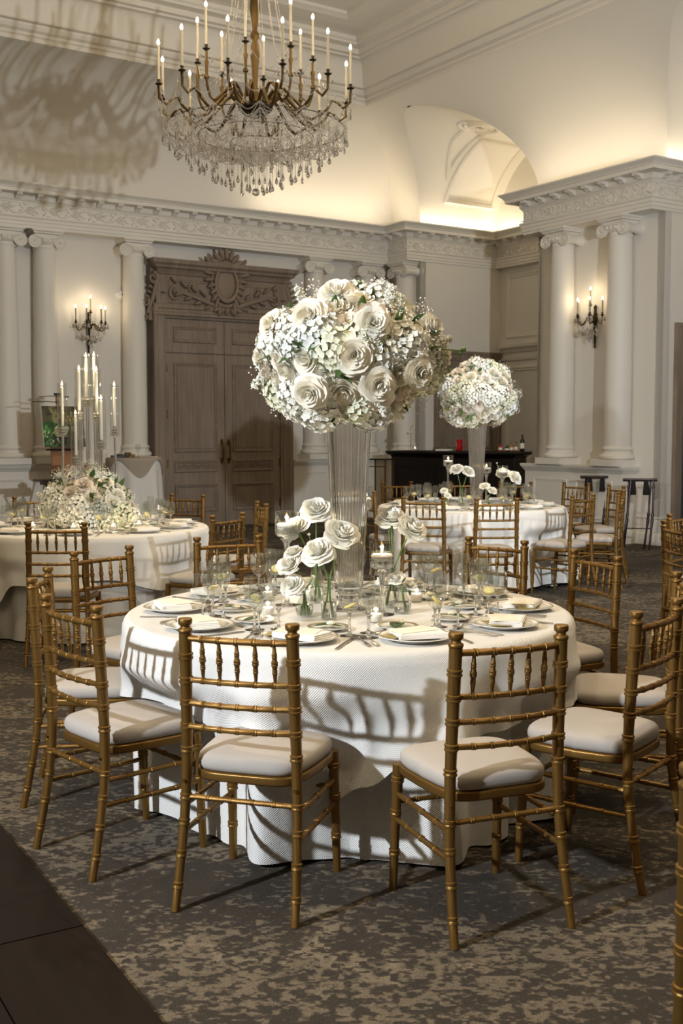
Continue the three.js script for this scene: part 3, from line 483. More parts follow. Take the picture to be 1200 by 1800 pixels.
// ================================================================== CHAIRS
const RING = [[-0.0115, 1], [-0.0095, 1.2], [-0.0035, 1.2], [-0.0012, 1.03], [0.0012, 1.03], [0.0035, 1.2], [0.0095, 1.2], [0.0115, 1]];
function bamboo(pts, r0, r1, rings, rn = 10, mid) {
  const c = curve(pts), L = c.getLength(), list = [[0, r0]];
  const rad = (t) => mid ? (t < 0.5 ? lerp(r0, mid, t * 2) : lerp(mid, r1, t * 2 - 1)) : lerp(r0, r1, t);
  for (const s of rings) for (const [d, k] of RING) { const t = s + d * (r0 > 0.012 ? 1 : 0.62) / L; list.push([t, rad(s) * k]); }
  list.push([1, r1]);
  return vtube(c, list, rn);
}
let chair0;
function makeChair() {
  const t = thing('chiavari_chair', '', 'chair', [0, 0, 0], 0, 'gold chiavari chairs');
  const back = (y) => -0.198 - 0.012 * smooth(0.45, 0.9, y);
  for (const s of [-1, 1]) {
    const p = mesh('back_post', [bamboo([[s * 0.2, 0, -0.262], [s * 0.196, 0.12, -0.236], [s * 0.19, 0.28, -0.208], [s * 0.186, 0.42, -0.196], [s * 0.182, 0.62, -0.2], [s * 0.178, 0.895, -0.214]], 0.0135, 0.0205, [0.09, 0.2, 0.31, 0.4, 0.57, 0.655, 0.74, 0.82, 0.905], 12),
      X(lathe([[0, 0.885], [0.0205, 0.885], [0.023, 0.889], [0.023, 0.896], [0.016, 0.9], [0.0145, 0.904], [0.016, 0.908], [0.0215, 0.912], [0.0225, 0.918], [0.0225, 0.926], [0.021, 0.93], [0, 0.931]], 16), s * 0.178, 0, -0.214)], M.gold, t);
    mesh('bolt', X(cyl(0.006, 0.006, 0.004, 0, 0, 0, 8), s * 0.187, 0.41, -0.218, 0, PI / 2), M.brass, p);
    mesh('front_leg', bamboo([[s * 0.193, 0, 0.2], [s * 0.19, 0.2, 0.19], [s * 0.186, 0.43, 0.176]], 0.0135, 0.0185, [0.3, 0.62, 0.88], 12), M.gold, t);
    mesh('side_stretcher', bamboo([[s * 0.187, 0.33, -0.205], [s * 0.188, 0.33, 0.182]], 0.009, 0.009, [0.25, 0.5, 0.75], 8), M.gold, t);
    mesh('side_stretcher', bamboo([[s * 0.19, 0.245, -0.213], [s * 0.19, 0.245, 0.186]], 0.009, 0.009, [0.25, 0.5, 0.75], 8), M.gold, t);
  }
  mesh('back_stretcher', bamboo([[-0.187, 0.355, -0.2], [0.187, 0.355, -0.2]], 0.009, 0.009, [0.2, 0.4, 0.6, 0.8], 8), M.gold, t);
  mesh('front_stretcher', bamboo([[-0.188, 0.3, 0.186], [0.188, 0.3, 0.186]], 0.009, 0.009, [0.2, 0.4, 0.6, 0.8], 8), M.gold, t);
  const bow = (y, z) => [[-0.178, y, z], [-0.09, y, z - 0.016], [0, y, z - 0.021], [0.09, y, z - 0.016], [0.178, y, z]];
  mesh('back_rail', bamboo(bow(0.868, -0.213), 0.0105, 0.0105, [0.17, 0.335, 0.5, 0.665, 0.83], 10), M.gold, t);
  for (const y of [0.735, 0.66, 0.585]) mesh('back_rail', bamboo(bow(y, -0.205), 0.0095, 0.0095, [0.17, 0.335, 0.5, 0.665, 0.83], 10), M.gold, t);
  for (let i = -2; i <= 2; i++) { const z = -0.226 + 0.0027 * i * i; mesh('spindle', bamboo([[i * 0.06, 0.738, z + 0.006], [i * 0.06, 0.866, z - 0.003]], 0.0045, 0.0045, [0.3, 0.5, 0.7], 8, 0.0095), M.gold, t); }
  // seat: rounded trapezoid, wider at the front
  const out = [], n = 56; for (let i = 0; i < n; i++) { const a = i / n * 2 * PI, c = cos(a), s = sin(a), e = 0.42; const x = Math.sign(c) * abs(c) ** e, z = Math.sign(s) * abs(s) ** e; out.push([x * (0.196 + 0.018 * z - (z > 0 ? 0.006 * z : 0)), z * (z > 0 ? 0.205 : 0.19)]); }
  mesh('seat_frame', loft(out, [[0.9, 0.405], [0.985, 0.407], [1.0, 0.413], [1.0, 0.43], [0.99, 0.436], [0.9, 0.438]]), M.gold, t);
  mesh('cushion', loft(out, [[0.9, 0.436], [0.965, 0.44], [0.99, 0.452], [0.99, 0.464], [0.972, 0.476], [0.93, 0.485], [0.84, 0.492], [0.6, 0.499], [0.3, 0.502], [0.001, 0.503]]), M.seat, t);
  return t;
}
chair0 = makeChair(); let chairUsed = false;
// x, z of the middle between the two finials; fx, fz the way the sitter would look
function chair(x, z, fx, fz, label) {
  const l = hypot(fx, fz), turn = atan2(fx / l, fz / l), ox = x + fx / l * 0.214, oz = z + fz / l * 0.214;
  if (!chairUsed) { chairUsed = true; chair0.position.set(ox, 0, oz); chair0.rotation.y = turn; chair0.userData.label = label; return chair0; }
  return copy(chair0, [ox, 0, oz], turn, label);
}
const ang = (d) => [sin(rad(d)), cos(rad(d))];
const T1 = [0.03, -4.68], T2 = [-1.98, -8.75], T3 = [1.3, -11.2];
const L1 = 'gold chair with pale cushion at the nearest table, ', L2 = 'gold chair at the candelabra table, ', L3 = 'gold chair at the bar side table, ';
chair(-0.32, -3.43, 0.29, -0.955, L1 + 'front left, back to the camera');
chair(0.5, -3.3, -0.36, -0.93, L1 + 'front right, back to the camera');
chair(1.07, -3.76, -0.79, -0.61, L1 + 'second from the front on its right');
chair(1.36, -4.46, -0.98, -0.2, L1 + 'third from the front on its right');
chair(1.22, -5.36, -0.92, 0.38, L1 + 'far right, carpet behind it');
chair(0.84, -6.06, -0.65, 0.76, L1 + 'back right, facing the camera');
chair(-0.63, -6.2, 0.39, 0.92, L1 + 'back left, facing the camera');
chair(-1.19, -5.55, 0.8, 0.6, L1 + 'left rear, overlapping the candelabra table');
chair(-1.25, -4.62, 0.99, -0.08, L1 + 'left side, seen edge on');
chair(-0.94, -3.86, 0.74, -0.67, L1 + 'second from the front on its left');
chair(-1.82, -7.13, -0.03, -1, L2 + 'nearest one, back to the camera');
chair(-1.41, -10.24, -0.5, 0.87, L2 + 'in front of the double doors');
chair(-0.8, -7.86, -0.85, -0.5, L2 + 'front right, behind the nearest table');
chair(-0.65, -9.11, -0.96, 0.28, L2 + 'seen edge on, below the door shadow');
chair(-2.73, -9.95, 0.55, 0.83, L2 + 'behind its glasses at the back left');
chair(-2.76, -7.42, 0.52, -0.85, L2 + 'cut by the left edge of the picture');
chair(0.72, -9.85, 0.24, -0.97, L3 + 'front left, back to the camera');
chair(1.34, -9.66, -0.1, -0.99, L3 + 'front centre, back to the camera');
chair(2.2, -10.2, -0.72, -0.69, L3 + 'front right, casting its shadow on the cloth');
chair(2.70, -10.8, -0.93, -0.37, L3 + 'right side, nearer of the two edge on');
chair(2.92, -11.9, -0.98, 0.2, L3 + 'right side, farther of the two edge on');
chair(2.62, -12.5, -0.8, 0.6, L3 + 'back right, before the pier');
chair(1.98, -12.75, -0.4, 0.92, L3 + 'behind the right hand glasses');
chair(1.42, -12.85, -0.05, 1, L3 + 'behind the tall glass vase');
chair(0.63, -12.7, 0.4, 0.92, L3 + 'back left, before the dark bar');
chair(0.27, -10.95, 0.94, -0.25, L3 + 'left side, half behind the big vase');
chair(2.12, -7.12, 0.99, -0.08, 'gold chair at the right edge of the picture, nearer of the two');
chair(2.42, -7.98, 0.75, 0.66, 'gold chair at the right edge of the picture, farther of the two');
chair(0.786, -1.88, 0.35, -0.94, 'gold chair in the near right corner, only one post in the picture');

// ================================================================== TABLES
function tableAndCloth([x, z], label1, label2, matTop, overlayHem, s, dents = []) {
  // the cloth gives way where a chair is pushed up to it
  const dent = (th, y) => { let q = 0; for (const [d, k] of dents) { let e = th - rad(d); e = atan2(sin(e), cos(e)); q = max(q, k * (1 - smooth(0.2, 0.36, abs(e)))); } return q * (1 - smooth(0.5, 0.62, y)); };
  const t = thing('round_table', label1, 'table', [x, 0, z]);
  mesh('tabletop', lathe([[0, 0.735], [0.912, 0.735], [0.915, 0.738], [0.915, 0.752], [0.912, 0.755], [0, 0.755]], 72), M.easelWood, t);
  for (let i = 0; i < 4; i++) mesh('leg', X(cyl(0.02, 0.016, 0.735, 0, 0.3675, 0, 10), 0.45 * cos(i * PI / 2 + 0.7), 0, 0.45 * sin(i * PI / 2 + 0.7)), M.black, t);
  // folds: sums of waves, deeper towards the hem
  reseed(s); const ph = [0, 1, 2, 3, 4, 5].map(() => rr(0, 2 * PI)), nf = [9, 13, 17, 23, 29, 5];
  const fold = (a) => 0.55 * sin(nf[0] * a + ph[0]) + 0.45 * sin(nf[1] * a + ph[1] + 0.8 * sin(3 * a + ph[5])) + 0.35 * sin(nf[2] * a + ph[2]) + 0.15 * sin(nf[3] * a + ph[3]);
  const drape = (hem, amp, lean, top, seg, extra) => {
    const NB = 46;
    return (a, b) => {
      const th = a * 2 * PI, hy = hem(th), f = fold(th + extra);
      if (b < 0.3) { const r = b / 0.3 * 0.9; return [r * sin(th), top, r * cos(th)]; }
      const q = (b - 0.3) / 0.7, e = 0.055;                                   // rounded edge, then the fall
      if (q < 0.12) { const k = q / 0.12 * PI / 2, R = 0.9 + 0.03 * sin(k); return [R * sin(th), top - 0.03 * (1 - cos(k)), R * cos(th)]; }
      const w = (q - 0.12) / 0.88, y = lerp(top - 0.03, hy, w), d = (top - y) / top, A = amp * smooth(0.0, lean > 0.05 ? 0.5 : 0.75, d) , R = 0.93 + lean * d + A * (f * 0.75 + 0.5 * abs(f) * f * 0.4) - dent(th, y);
      return [R * sin(th), max(y + 0.006 * f * d, 0.006), R * cos(th)];
    };
  };
  const uvf = (a, b) => { const q = b < 0.3 ? b / 0.3 * 0.9 : 0.9 + (b - 0.3) * 1.2; const th = a * 2 * PI; return b < 0.3 ? [q * sin(th), q * cos(th)] : [th * 0.93, q]; };
  const under = single('tablecloth', sheet(drape(() => 0.012, 0.085, -0.01, 0.757, 0, 0), 300, 40, uvf), matTop, 'floor length white cloth on ' + label2, 'tablecloth', [x, 0, z], 0, 'floor length tablecloths');
  const f2 = drape(overlayHem, 0.075, 0.1, 0.762, 0, 0.0);
  const over = thing('cloth_overlay', 'white cloth overlay with a dipping hem on ' + label2, 'tablecloth', [x, 0, z]);
  // the flat top and the falling side are one cloth: two sheets share the same edge so that the weave stays square on both
  mesh('fall', sheet((a, b) => { const p = f2(a, 0.3 + 0.7 * b), th = a * 2 * PI; const g = 0.004; return [p[0] + g * sin(th), p[1] + (b < 0.15 ? 0.001 : 0), p[2] + g * cos(th)]; }, 300, 36, (a, b) => [a * 2 * PI * 0.93, b * 0.5]), matTop, over);
  const top = lathe([[0, 0.7625], [0.3, 0.7625], [0.6, 0.7625], [0.905, 0.7625]], 96), p = top.attributes.position, uv = top.attributes.uv; for (let i = 0; i < p.count; i++) uv.setXY(i, p.getX(i), p.getZ(i));
  mesh('top', top, matTop, over);
  return t;
}
const hemOf = (tab) => (th) => { let d = th * 180 / PI; d = ((d + 180) % 360 + 360) % 360 - 180; for (let i = 0; i + 1 < tab.length; i++) if (d >= tab[i][0] && d <= tab[i + 1][0]) return lerp(tab[i][1], tab[i + 1][1], smooth(tab[i][0], tab[i + 1][0], d)); return tab[0][1]; };
tableAndCloth(T1, 'round banquet table hidden under the nearest white cloth', 'the nearest table', M.cloth, hemOf([[-180, 0.46], [-90, 0.46], [-60, 0.475], [-35, 0.45], [-22, 0.33], [-6, 0.23], [4, 0.3], [14, 0.41], [40, 0.45], [90, 0.46], [180, 0.46]]), 5, [[-52, 0.13], [-14, 0.07], [19, 0.03], [54, 0.09], [-90, 0.1], [91, 0.06], [121, 0.05]]);
tableAndCloth(T2, 'round banquet table hidden under the cloth of the candelabra table', 'the candelabra table', M.clothPlain, hemOf([[-180, 0.42], [-60, 0.4], [-40, 0.16], [-20, 0.42], [20, 0.46], [45, 0.36], [60, 0.42], [180, 0.42]]), 9, [[213, 0.08], [-31, 0.03], [52, 0.03], [105, 0.05]]);
tableAndCloth(T3, 'round banquet table hidden under the cloth of the bar side table', 'the bar side table', M.clothPlain, hemOf([[-180, 0.05], [180, 0.05]]), 14, [[42, 0.12], [-76, 0.16], [75, 0.04], [-24, 0.06], [2, 0.03]]);

// ================================================================== PLACE SETTINGS
const TOP = 0.7635;
const plateG = lathe([[0, 0.004], [0.06, 0.004], [0.075, 0.0035], [0.08, 0], [0.085, 0], [0.088, 0.005], [0.105, 0.012], [0.132, 0.017], [0.135, 0.0185], [0.1345, 0.0205], [0.131, 0.0205], [0.105, 0.0158], [0.09, 0.0095], [0.082, 0.0075], [0, 0.0075]], 48);
const plateRim = lathe([[0.128, 0.02], [0.1305, 0.0209], [0.1335, 0.0211]], 48), plateRim2 = lathe([[0.108, 0.0165], [0.111, 0.0172]], 48);
const breadG = lathe([[0, 0.003], [0.045, 0.003], [0.05, 0], [0.053, 0.003], [0.066, 0.009], [0.081, 0.012], [0.083, 0.0135], [0.081, 0.0145], [0.066, 0.012], [0.052, 0.006], [0, 0.0055]], 40), breadRim = lathe([[0.068, 0.0128], [0.075, 0.0142], [0.08, 0.0149]], 40);
function forkG() {
  const pts = [[-0.0055, 0], [0.0055, 0], [0.007, -0.03], [0.0035, -0.075], [0.0025, -0.11], [0.0045, -0.125], [0.011, -0.14], [0.0115, -0.19], [0.0095, -0.19], [0.0088, -0.15], [0.0065, -0.15], [0.006, -0.192], [0.0038, -0.192], [0.0033, -0.15], [0.0012, -0.15], [0.0008, -0.192], [-0.0008, -0.192], [-0.0012, -0.15], [-0.0033, -0.15], [-0.0038, -0.192], [-0.006, -0.192], [-0.0065, -0.15], [-0.0088, -0.15], [-0.0095, -0.19], [-0.0115, -0.19], [-0.011, -0.14], [-0.0045, -0.125], [-0.0025, -0.11], [-0.0035, -0.075], [-0.007, -0.03]];
  const g = extrude(pts, 0.0014, 0.0005); X(g, 0, 0, 0, 0, PI / 2); X(g, 0, 0.003, 0.095);
  const p = g.attributes.position; for (let i = 0; i < p.count; i++) { const z = p.getZ(i); p.setY(i, p.getY(i) + 0.006 * sin(max(0, (z + 0.1) / 0.2) * PI) + 0.004 * smooth(-0.03, -0.1, z)); } g.computeVertexNormals(); return creased(g, 0.6);
}
const fork0 = X(forkG(), 0, 0, 0, PI);       // tines towards the middle of the table
const knifeG = (() => { const pts = [[-0.006, 0], [0.006, 0], [0.0085, -0.03], [0.006, -0.075], [0.0055, -0.1], [0.0095, -0.105], [0.0105, -0.18], [0.006, -0.215], [0, -0.225], [-0.0055, -0.215], [-0.006, -0.105]]; const g = extrude(pts, 0.0018, 0.0006); X(g, 0, 0, 0, 0, PI / 2); return X(g, 0, 0.003, 0.11, 0); })();
const spoonG = (() => { const b = X(new THREE.SphereGeometry(1, 16, 8, 0, 2 * PI, PI / 2, PI / 2), 0, 0.008, -0.07, 0, 0, 0, [0.019, 0.006, 0.03]); const h = X(extrude([[-0.0055, 0.11], [0.0055, 0.11], [0.0075, 0.08], [0.003, 0.03], [0.003, -0.045], [-0.003, -0.045], [-0.003, 0.03], [-0.0075, 0.08]], 0.0015, 0.0005), 0, 0.006, 0, 0, PI / 2); return merge(b, h); })();
const sweepPts = (fn, n) => Array.from({ length: n + 1 }, (_, i) => fn(i / n));
function glassware(bowlPts, stemH, footR, stemR, flare) {
  const stem = lathe([[0, 0], [footR, 0], [footR, 0.0012], [footR * 0.6, 0.0035], [stemR * 2.2, 0.008], [stemR * 1.15, 0.018], [stemR, 0.03], [stemR * 0.95, stemH * 0.5], [stemR * 1.1, stemH - 0.012], [stemR * 1.6, stemH - 0.003], [0.0105, stemH + 0.0042], [0.0085, stemH + 0.0075], [0, stemH + 0.009]], 24);
  const e = bowlPts[bowlPts.length - 1]; return { stem, bowl: merge(lathe(bowlPts.map(([r, y]) => [r, y + stemH]), 36), X(new THREE.TorusGeometry(e[0], 0.0007, 5, 36), 0, e[1] + stemH, 0, 0, PI / 2)) };
}
const WINE = glassware([[0.003, 0], [0.012, 0.004], [0.024, 0.014], [0.034, 0.03], [0.0385, 0.048], [0.0395, 0.062], [0.038, 0.08], [0.0345, 0.104], [0.0345, 0.1045]], 0.078, 0.034, 0.0042);
const WATER = glassware([[0.003, 0], [0.012, 0.004], [0.026, 0.016], [0.037, 0.036], [0.0425, 0.058], [0.0435, 0.074], [0.042, 0.094], [0.0385, 0.116], [0.0385, 0.1165]], 0.082, 0.037, 0.0046);
const FLUTE = glassware([[0.003, 0], [0.008, 0.006], [0.015, 0.024], [0.022, 0.05], [0.0265, 0.078], [0.0275, 0.1], [0.026, 0.125], [0.0245, 0.14], [0.0245, 0.1405]], 0.072, 0.032, 0.004);
const lemonRind = lathe([[0.019, 0], [0.0225, 0.0008], [0.0235, 0.003], [0.0225, 0.0052], [0.019, 0.006]], 24), lemonIn = merge(lathe([[0, 0.0005], [0.0195, 0.0005], [0.0195, 0.0055], [0, 0.0055]], 24), ...[0, 1, 2, 3].map((i) => X(box(0.036, 0.0064, 0.0009), 0, 0.003, 0, i * PI / 4)));
const napkinG = (() => { const l = []; for (let i = 0; i < 4; i++) { const g = box(0.125 - 0.003 * i, 0.0052, 0.19 - 0.004 * i, 0.002 * (i % 2), 0.0175 + i * 0.0054, -0.002 * i, 0.0025); l.push(g); } const fold = X(cyl(0.0105, 0.0105, 0.186, 0, 0, 0, 12), -0.0595, 0.0255, 0, 0, PI / 2, 0, [0.45, 1, 1]); l.push(fold); return merge(l); })();
const menuG = box(0.098, 0.0012, 0.16, 0, 0, 0), goldG = box(0.075, 0.0016, 0.13, 0, 0, 0);
const printTex = (() => { const c = document.createElement('canvas'); c.width = 256; c.height = 416; const x = c.getContext('2d'); x.fillStyle = '#f0e9d8'; x.fillRect(0, 0, 256, 416); x.fillStyle = '#b9a878'; reseed(77); for (let i = 0; i < 15; i++) { let q = 128 - rr(40, 80), e = 256 - q; while (q < e) { const w = rr(5, 16); x.fillRect(q, 40 + i * 23, w, 3); q += w + 5; } } const t = new THREE.CanvasTexture(c); t.colorSpace = THREE.SRGBColorSpace; return t; })();
M.menu = std({ map: printTex, roughness: 0.85 });
const leafG2 = ((sc) => X(sc, 0, 0, 0, 0, 0, 0, [1.5, 1.1, 1.5]))((() => { const g = sheet((a, b) => { const w = 0.02 * sin(PI * b ** 0.8) * (1 - 0.1 * b), x = (a - 0.5) * 2; return [x * w, 0.002 + 0.004 * abs(x) * sin(PI * b) + 0.006 * sin(PI * b), (b - 0.5) * 0.085 + 0.001]; }, 8, 14); return merge(g, tube([[0, 0.003, -0.05], [0, 0.0065, -0.02], [0, 0.009, 0], [0, 0.006, 0.03]], 0.0009, 8, 4)); })());
const butterG = (() => { const l = []; for (let i = 0; i < 11; i++) { const a = i / 11 * 2 * PI; l.push(X(ball(1, 0, 0, 0, 6), 0.011 * cos(a), 0.006, 0.011 * sin(a), -a, 0, 0, [0.007, 0.006, 0.004])); } for (let i = 0; i < 6; i++) { const a = i / 6 * 2 * PI; l.push(X(ball(1, 0, 0, 0, 6), 0.0055 * cos(a), 0.0105, 0.0055 * sin(a), -a, 0, 0, [0.005, 0.006, 0.004])); } return merge(l); })();

const proto = {};
// first call builds the thing, later calls add a clone
function put(kind, build, pos, turn, label, group, tilt) {
  let o;
  if (!proto[kind]) { o = proto[kind] = build(label); o.userData.group = group; } else o = copy(proto[kind], [0, 0, 0], 0, label, group);
  o.position.set(...pos); o.rotation.set(0, turn, 0); if (tilt) { o.rotation.order = 'YXZ'; o.rotation.x = tilt; } return o;
}
const glassThing = (name, G, m) => (label) => { const t = thing(name, label, 'glass'); mesh('bowl', G.bowl, m, t); mesh('stem', G.stem, M.glassSolid, t); return t; };
const B = {
  dinner_plate: (l) => { const t = thing('dinner_plate', l, 'plate'); mesh('plate_body', plateG, M.china, t); mesh('rim_line', [plateRim, plateRim2], M.chinaRim, t); return t; },
  bread_plate: (l) => { const t = thing('bread_plate', l, 'plate'); mesh('plate_body', breadG, M.china, t); mesh('rim_line', breadRim, M.chinaRim, t); return t; },
  fork: (l) => single('dinner_fork', fork0, M.silver, l, 'fork'), knife: (l) => single('table_knife', knifeG, M.silver, l, 'knife'), spoon: (l) => single('dessert_spoon', spoonG, M.silver, l, 'spoon'),
  wine: glassThing('wine_glass', WINE, M.glassDrink), water: glassThing('water_goblet', WATER, M.glassDrink), flute: glassThing('champagne_flute', FLUTE, M.glassDrink),
  lemon: (l) => { const t = thing('lemon_slice', l, 'lemon'); mesh('flesh', lemonIn, M.lemonFlesh, t); mesh('rind', lemonRind, M.lemon, t); return t; },
  napkin: (l) => single('folded_napkin', napkinG, M.napkin, l, 'napkin'),
  menu: (l) => single('menu_card', menuG, M.menu, l, 'menu'), gold: (l) => single('gilt_card', goldG, M.goldCard, l, 'card'),
  leaf: (l) => single('garnish_leaf', leafG2, M.leafDark, l, 'leaf'), butter: (l) => single('butter_rosette', butterG, M.butter, l, 'butter'),
};
function setting([cx, cz], deg, where, tbl, full, j) {
  const th = rad(deg), px = (x, z, y = 0) => [cx + x * cos(th) + z * sin(th), TOP + y, cz - x * sin(th) + z * cos(th)];
  const q = (o) => `${o} ${where}`, g = (o) => `${o} on ${tbl}`, J = (a) => a * (rnd() - 0.5), tilt = th + J(0.15);
  put('dinner_plate', B.dinner_plate, px(0, 0.725), th, q('white dinner plate'), g('dinner plates'));
  const nt = th + PI / 2 + j * 0.25 + J(0.3), np = px(0.012, 0.735);
  put('napkin', B.napkin, np, nt, q('folded white napkin'), g('napkins'));
  const gx = px(-0.035, 0.715, 0.0128 + 0.0);
  put('gold', B.gold, px(-0.06, 0.722, 0.0226), nt + 0.5, q('gold backed card under the napkin'), g('gilt cards'));
  put('menu', B.menu, px(-0.01, 0.722, 0.0378), nt + 0.3, q('cream menu card on the napkin'), g('menu cards')); void gx;
  put('bread_plate', B.bread_plate, px(0.03 + J(0.03), 0.485), th, q('small white bread plate'), g('bread plates'));
  put('fork', B.fork, px(-0.168, 0.71 + J(0.02)), th + PI + J(0.12), q('inner silver fork'), g('silver forks'));
  put('fork', B.fork, px(-0.2, 0.70 + J(0.03)), th + PI + J(0.14), q('outer silver fork'), g('silver forks'));
  put('knife', B.knife, px(0.165, 0.735 + J(0.02)), th + J(0.1), q('silver knife'), g('silver knives'));
  if (full) put('spoon', B.spoon, px(-0.03 + J(0.04), 0.585), th + PI / 2 + J(0.2), q('silver dessert spoon'), g('silver spoons'));
  const wp = px(0.145 + J(0.02), 0.57 + J(0.03)), gp = px(0.222 + J(0.02), 0.595 + J(0.02)), fp = px(0.195 + J(0.02), 0.505 + J(0.02));
  put('water', B.water, wp, th, q('water goblet with lemon'), g('water goblets')); put('wine', B.wine, gp, th, q('wine glass'), g('wine glasses')); put('flute', B.flute, fp, th, q('tall champagne flute'), g('champagne flutes'));
  const lt = rr(0.25, 0.9);
  put('lemon', B.lemon, [wp[0] + 0.004 * cos(j), wp[1] + 0.082 + 0.022 + 0.012 * lt, wp[2] + 0.004 * sin(j)], rr(0, 6.28), q('lemon slice in the water goblet'), g('lemon slices'), lt);
  if (full) { const lp = px(0.03 + J(0.02), 0.485, 0.0095); put('leaf', B.leaf, [lp[0], lp[1], lp[2]], rr(0, 6.28), q('dark green leaf on the bread plate'), g('green leaves')); const bp = px(0.045, 0.47, 0.0165); put('butter', B.butter, bp, 0, q('white butter rosette on the bread plate'), g('butter rosettes')); }
}
reseed(501);
[[-14, 'front left'], [19, 'front right'], [55, 'near right'], [90, 'middle right'], [124, 'far right'], [161, 'back right'], [200, 'back left'], [-125, 'far left'], [-88, 'middle left'], [-52, 'near left']].forEach(([d, w], j) => setting(T1, d, `at the nearest table's ${w} seat`, 'the nearest table', true, j % 3 - 1));
[[5, 'front'], [45, 'front right'], [78, 'right'], [108, 'far right'], [150, 'back right'], [-155, 'back left'], [-120, 'far left'], [-85, 'left'], [-35, 'front left']].forEach(([d, w], j) => setting(T2, d, `at the candelabra table's ${w} seat`, 'the candelabra table', j < 4, j % 3 - 1));
[[-24, 'front left'], [8, 'front'], [44, 'front right'], [80, 'right'], [112, 'far right'], [150, 'back right'], [182, 'back'], [-150, 'back left'], [-110, 'far left'], [-68, 'left']].forEach(([d, w], j) => setting(T3, d, `at the bar side table's ${w} seat`, 'the bar side table', false, j % 3 - 1));
// ================================================================== FLOWERS
function roseG(R, open, sd, n = 36) {                     // petals overlap like a cabbage, every rim rolled outwards
  reseed(sd); const l = [];
  for (let i = 0; i < n; i++) {
    const t = i / (n - 1), az = i * 2.4 + rr(-0.3, 0.3), phi = rad(lerp(3, open, t ** 0.9)) + rr(-0.07, 0.07), r0 = R * (0.015 + 0.17 * t), h = R * lerp(0.7, 0.9, t) * rr(0.93, 1.08), sp = lerp(1.8, 0.62, t ** 0.6) * rr(0.9, 1.12), flare = R * lerp(0.03, 0.2, t) * rr(0.6, 1.4), wob = rr(0, 6.28), y0 = R * lerp(0.02, -0.04, t);
    l.push(sheet((a, b) => {
      const x = (a - 0.5) * 2, bb = b * (1 - 0.13 * x * x), w = sin(PI * (0.17 + 0.45 * b)), az2 = az + x * sp * w;
      const rho = r0 + h * bb * sin(phi) + 0.09 * R * sin(PI * bb) * sin(phi + 0.4) + flare * bb ** 4 * cos(phi) + 0.05 * R * b * b * sin(x * 3.4 + wob), y = y0 + h * bb * cos(phi) + 0.09 * R * sin(PI * bb) * cos(phi + 0.9) - flare * bb ** 4 * sin(phi + 0.3) + 0.05 * R * b * b * sin(x * 4.6 + wob * 2);
      const q = max(rho, R * 0.01); return [q * sin(az2), y, q * cos(az2)];
    }, 6, 6));
  }
  return merge(l);
}
const ROSES = [roseG(0.072, 84, 1), roseG(0.072, 92, 2), roseG(0.072, 76, 3), roseG(0.072, 88, 4)];
const ROSEV = [roseG(0.064, 74, 71, 34), roseG(0.064, 82, 72, 34), roseG(0.064, 66, 73, 34)];
const BUD = merge(roseG(0.03, 30, 5, 14));
function hydG(R, sd, n = 120) {
  reseed(sd); const l = [], pet = (a) => { const g = sheet((u, v) => { const x = (u - 0.5) * 2, w = 0.0085 * sin(PI * (0.12 + 0.78 * v)); return [x * w, 0.002 * x * x + 0.004 * v * v, 0.014 * v]; }, 2, 2); return X(g, 0, 0, 0, a); };
  const fl = merge(pet(0), pet(PI / 2), pet(PI), pet(-PI / 2), ball(0.0016, 0, 0.001, 0, 5));
  for (let i = 0; i < n; i++) {
    const y = 1 - 1.55 * (i + 0.5) / n, r = sqrt(max(0, 1 - y * y)), a = i * 2.39996, d = V3(r * cos(a), y, r * sin(a)), q = new THREE.Quaternion().setFromUnitVectors(V3(0, 1, 0), d.clone().add(V3(rr(-0.35, 0.35), rr(-0.35, 0.35), rr(-0.35, 0.35))).normalize()).multiply(new THREE.Quaternion().setFromAxisAngle(V3(0, 1, 0), rr(0, 1.57)));
    l.push(at(fl.clone(), d.multiplyScalar(R * rr(0.9, 1.08)), q, rr(0.85, 1.2)));
  }
  return merge(l);
}
const HYDS = [hydG(0.085, 61), hydG(0.085, 62), hydG(0.085, 63)];
const leafBlade = (() => sheet((a, b) => { const x = (a - 0.5) * 2, w = 0.016 * sin(PI * b ** 0.75); return [x * w, 0.004 * abs(x) - 0.01 * b * b, b * 0.075]; }, 4, 6))();
const stockG = (() => { reseed(88); const l = [tube([[0, -0.1, 0], [0, 0.1, 0]], 0.0022, 4, 5)], n = 34; for (let i = 0; i < n; i++) { const t = i / n, a = i * 2.4, r = 0.022 * (1 - 0.6 * t); for (let k = 0; k < 4; k++) l.push(X(new THREE.SphereGeometry(1, 5, 4), r * cos(a) + rr(-0.006, 0.006), -0.06 + 0.15 * t + rr(-0.005, 0.005), r * sin(a) + rr(-0.006, 0.006), rr(0, 6), rr(-1, 1), 0, [0.0085, 0.003, 0.006])); } return merge(l); })();
const gypG = new THREE.IcosahedronGeometry(0.0033, 0);
const up = V3(0, 1, 0);
function toward(o, d, twist = 0) { o.quaternion.setFromUnitVectors(up, d.clone().normalize()).multiply(new THREE.Quaternion().setFromAxisAngle(up, twist)); }
const ROSE_M = [M.rose, M.roseWhite, M.rose, M.blush], HYD_M = [M.hydrangea, M.hydGreen, M.hydrangea, M.hydBlue];
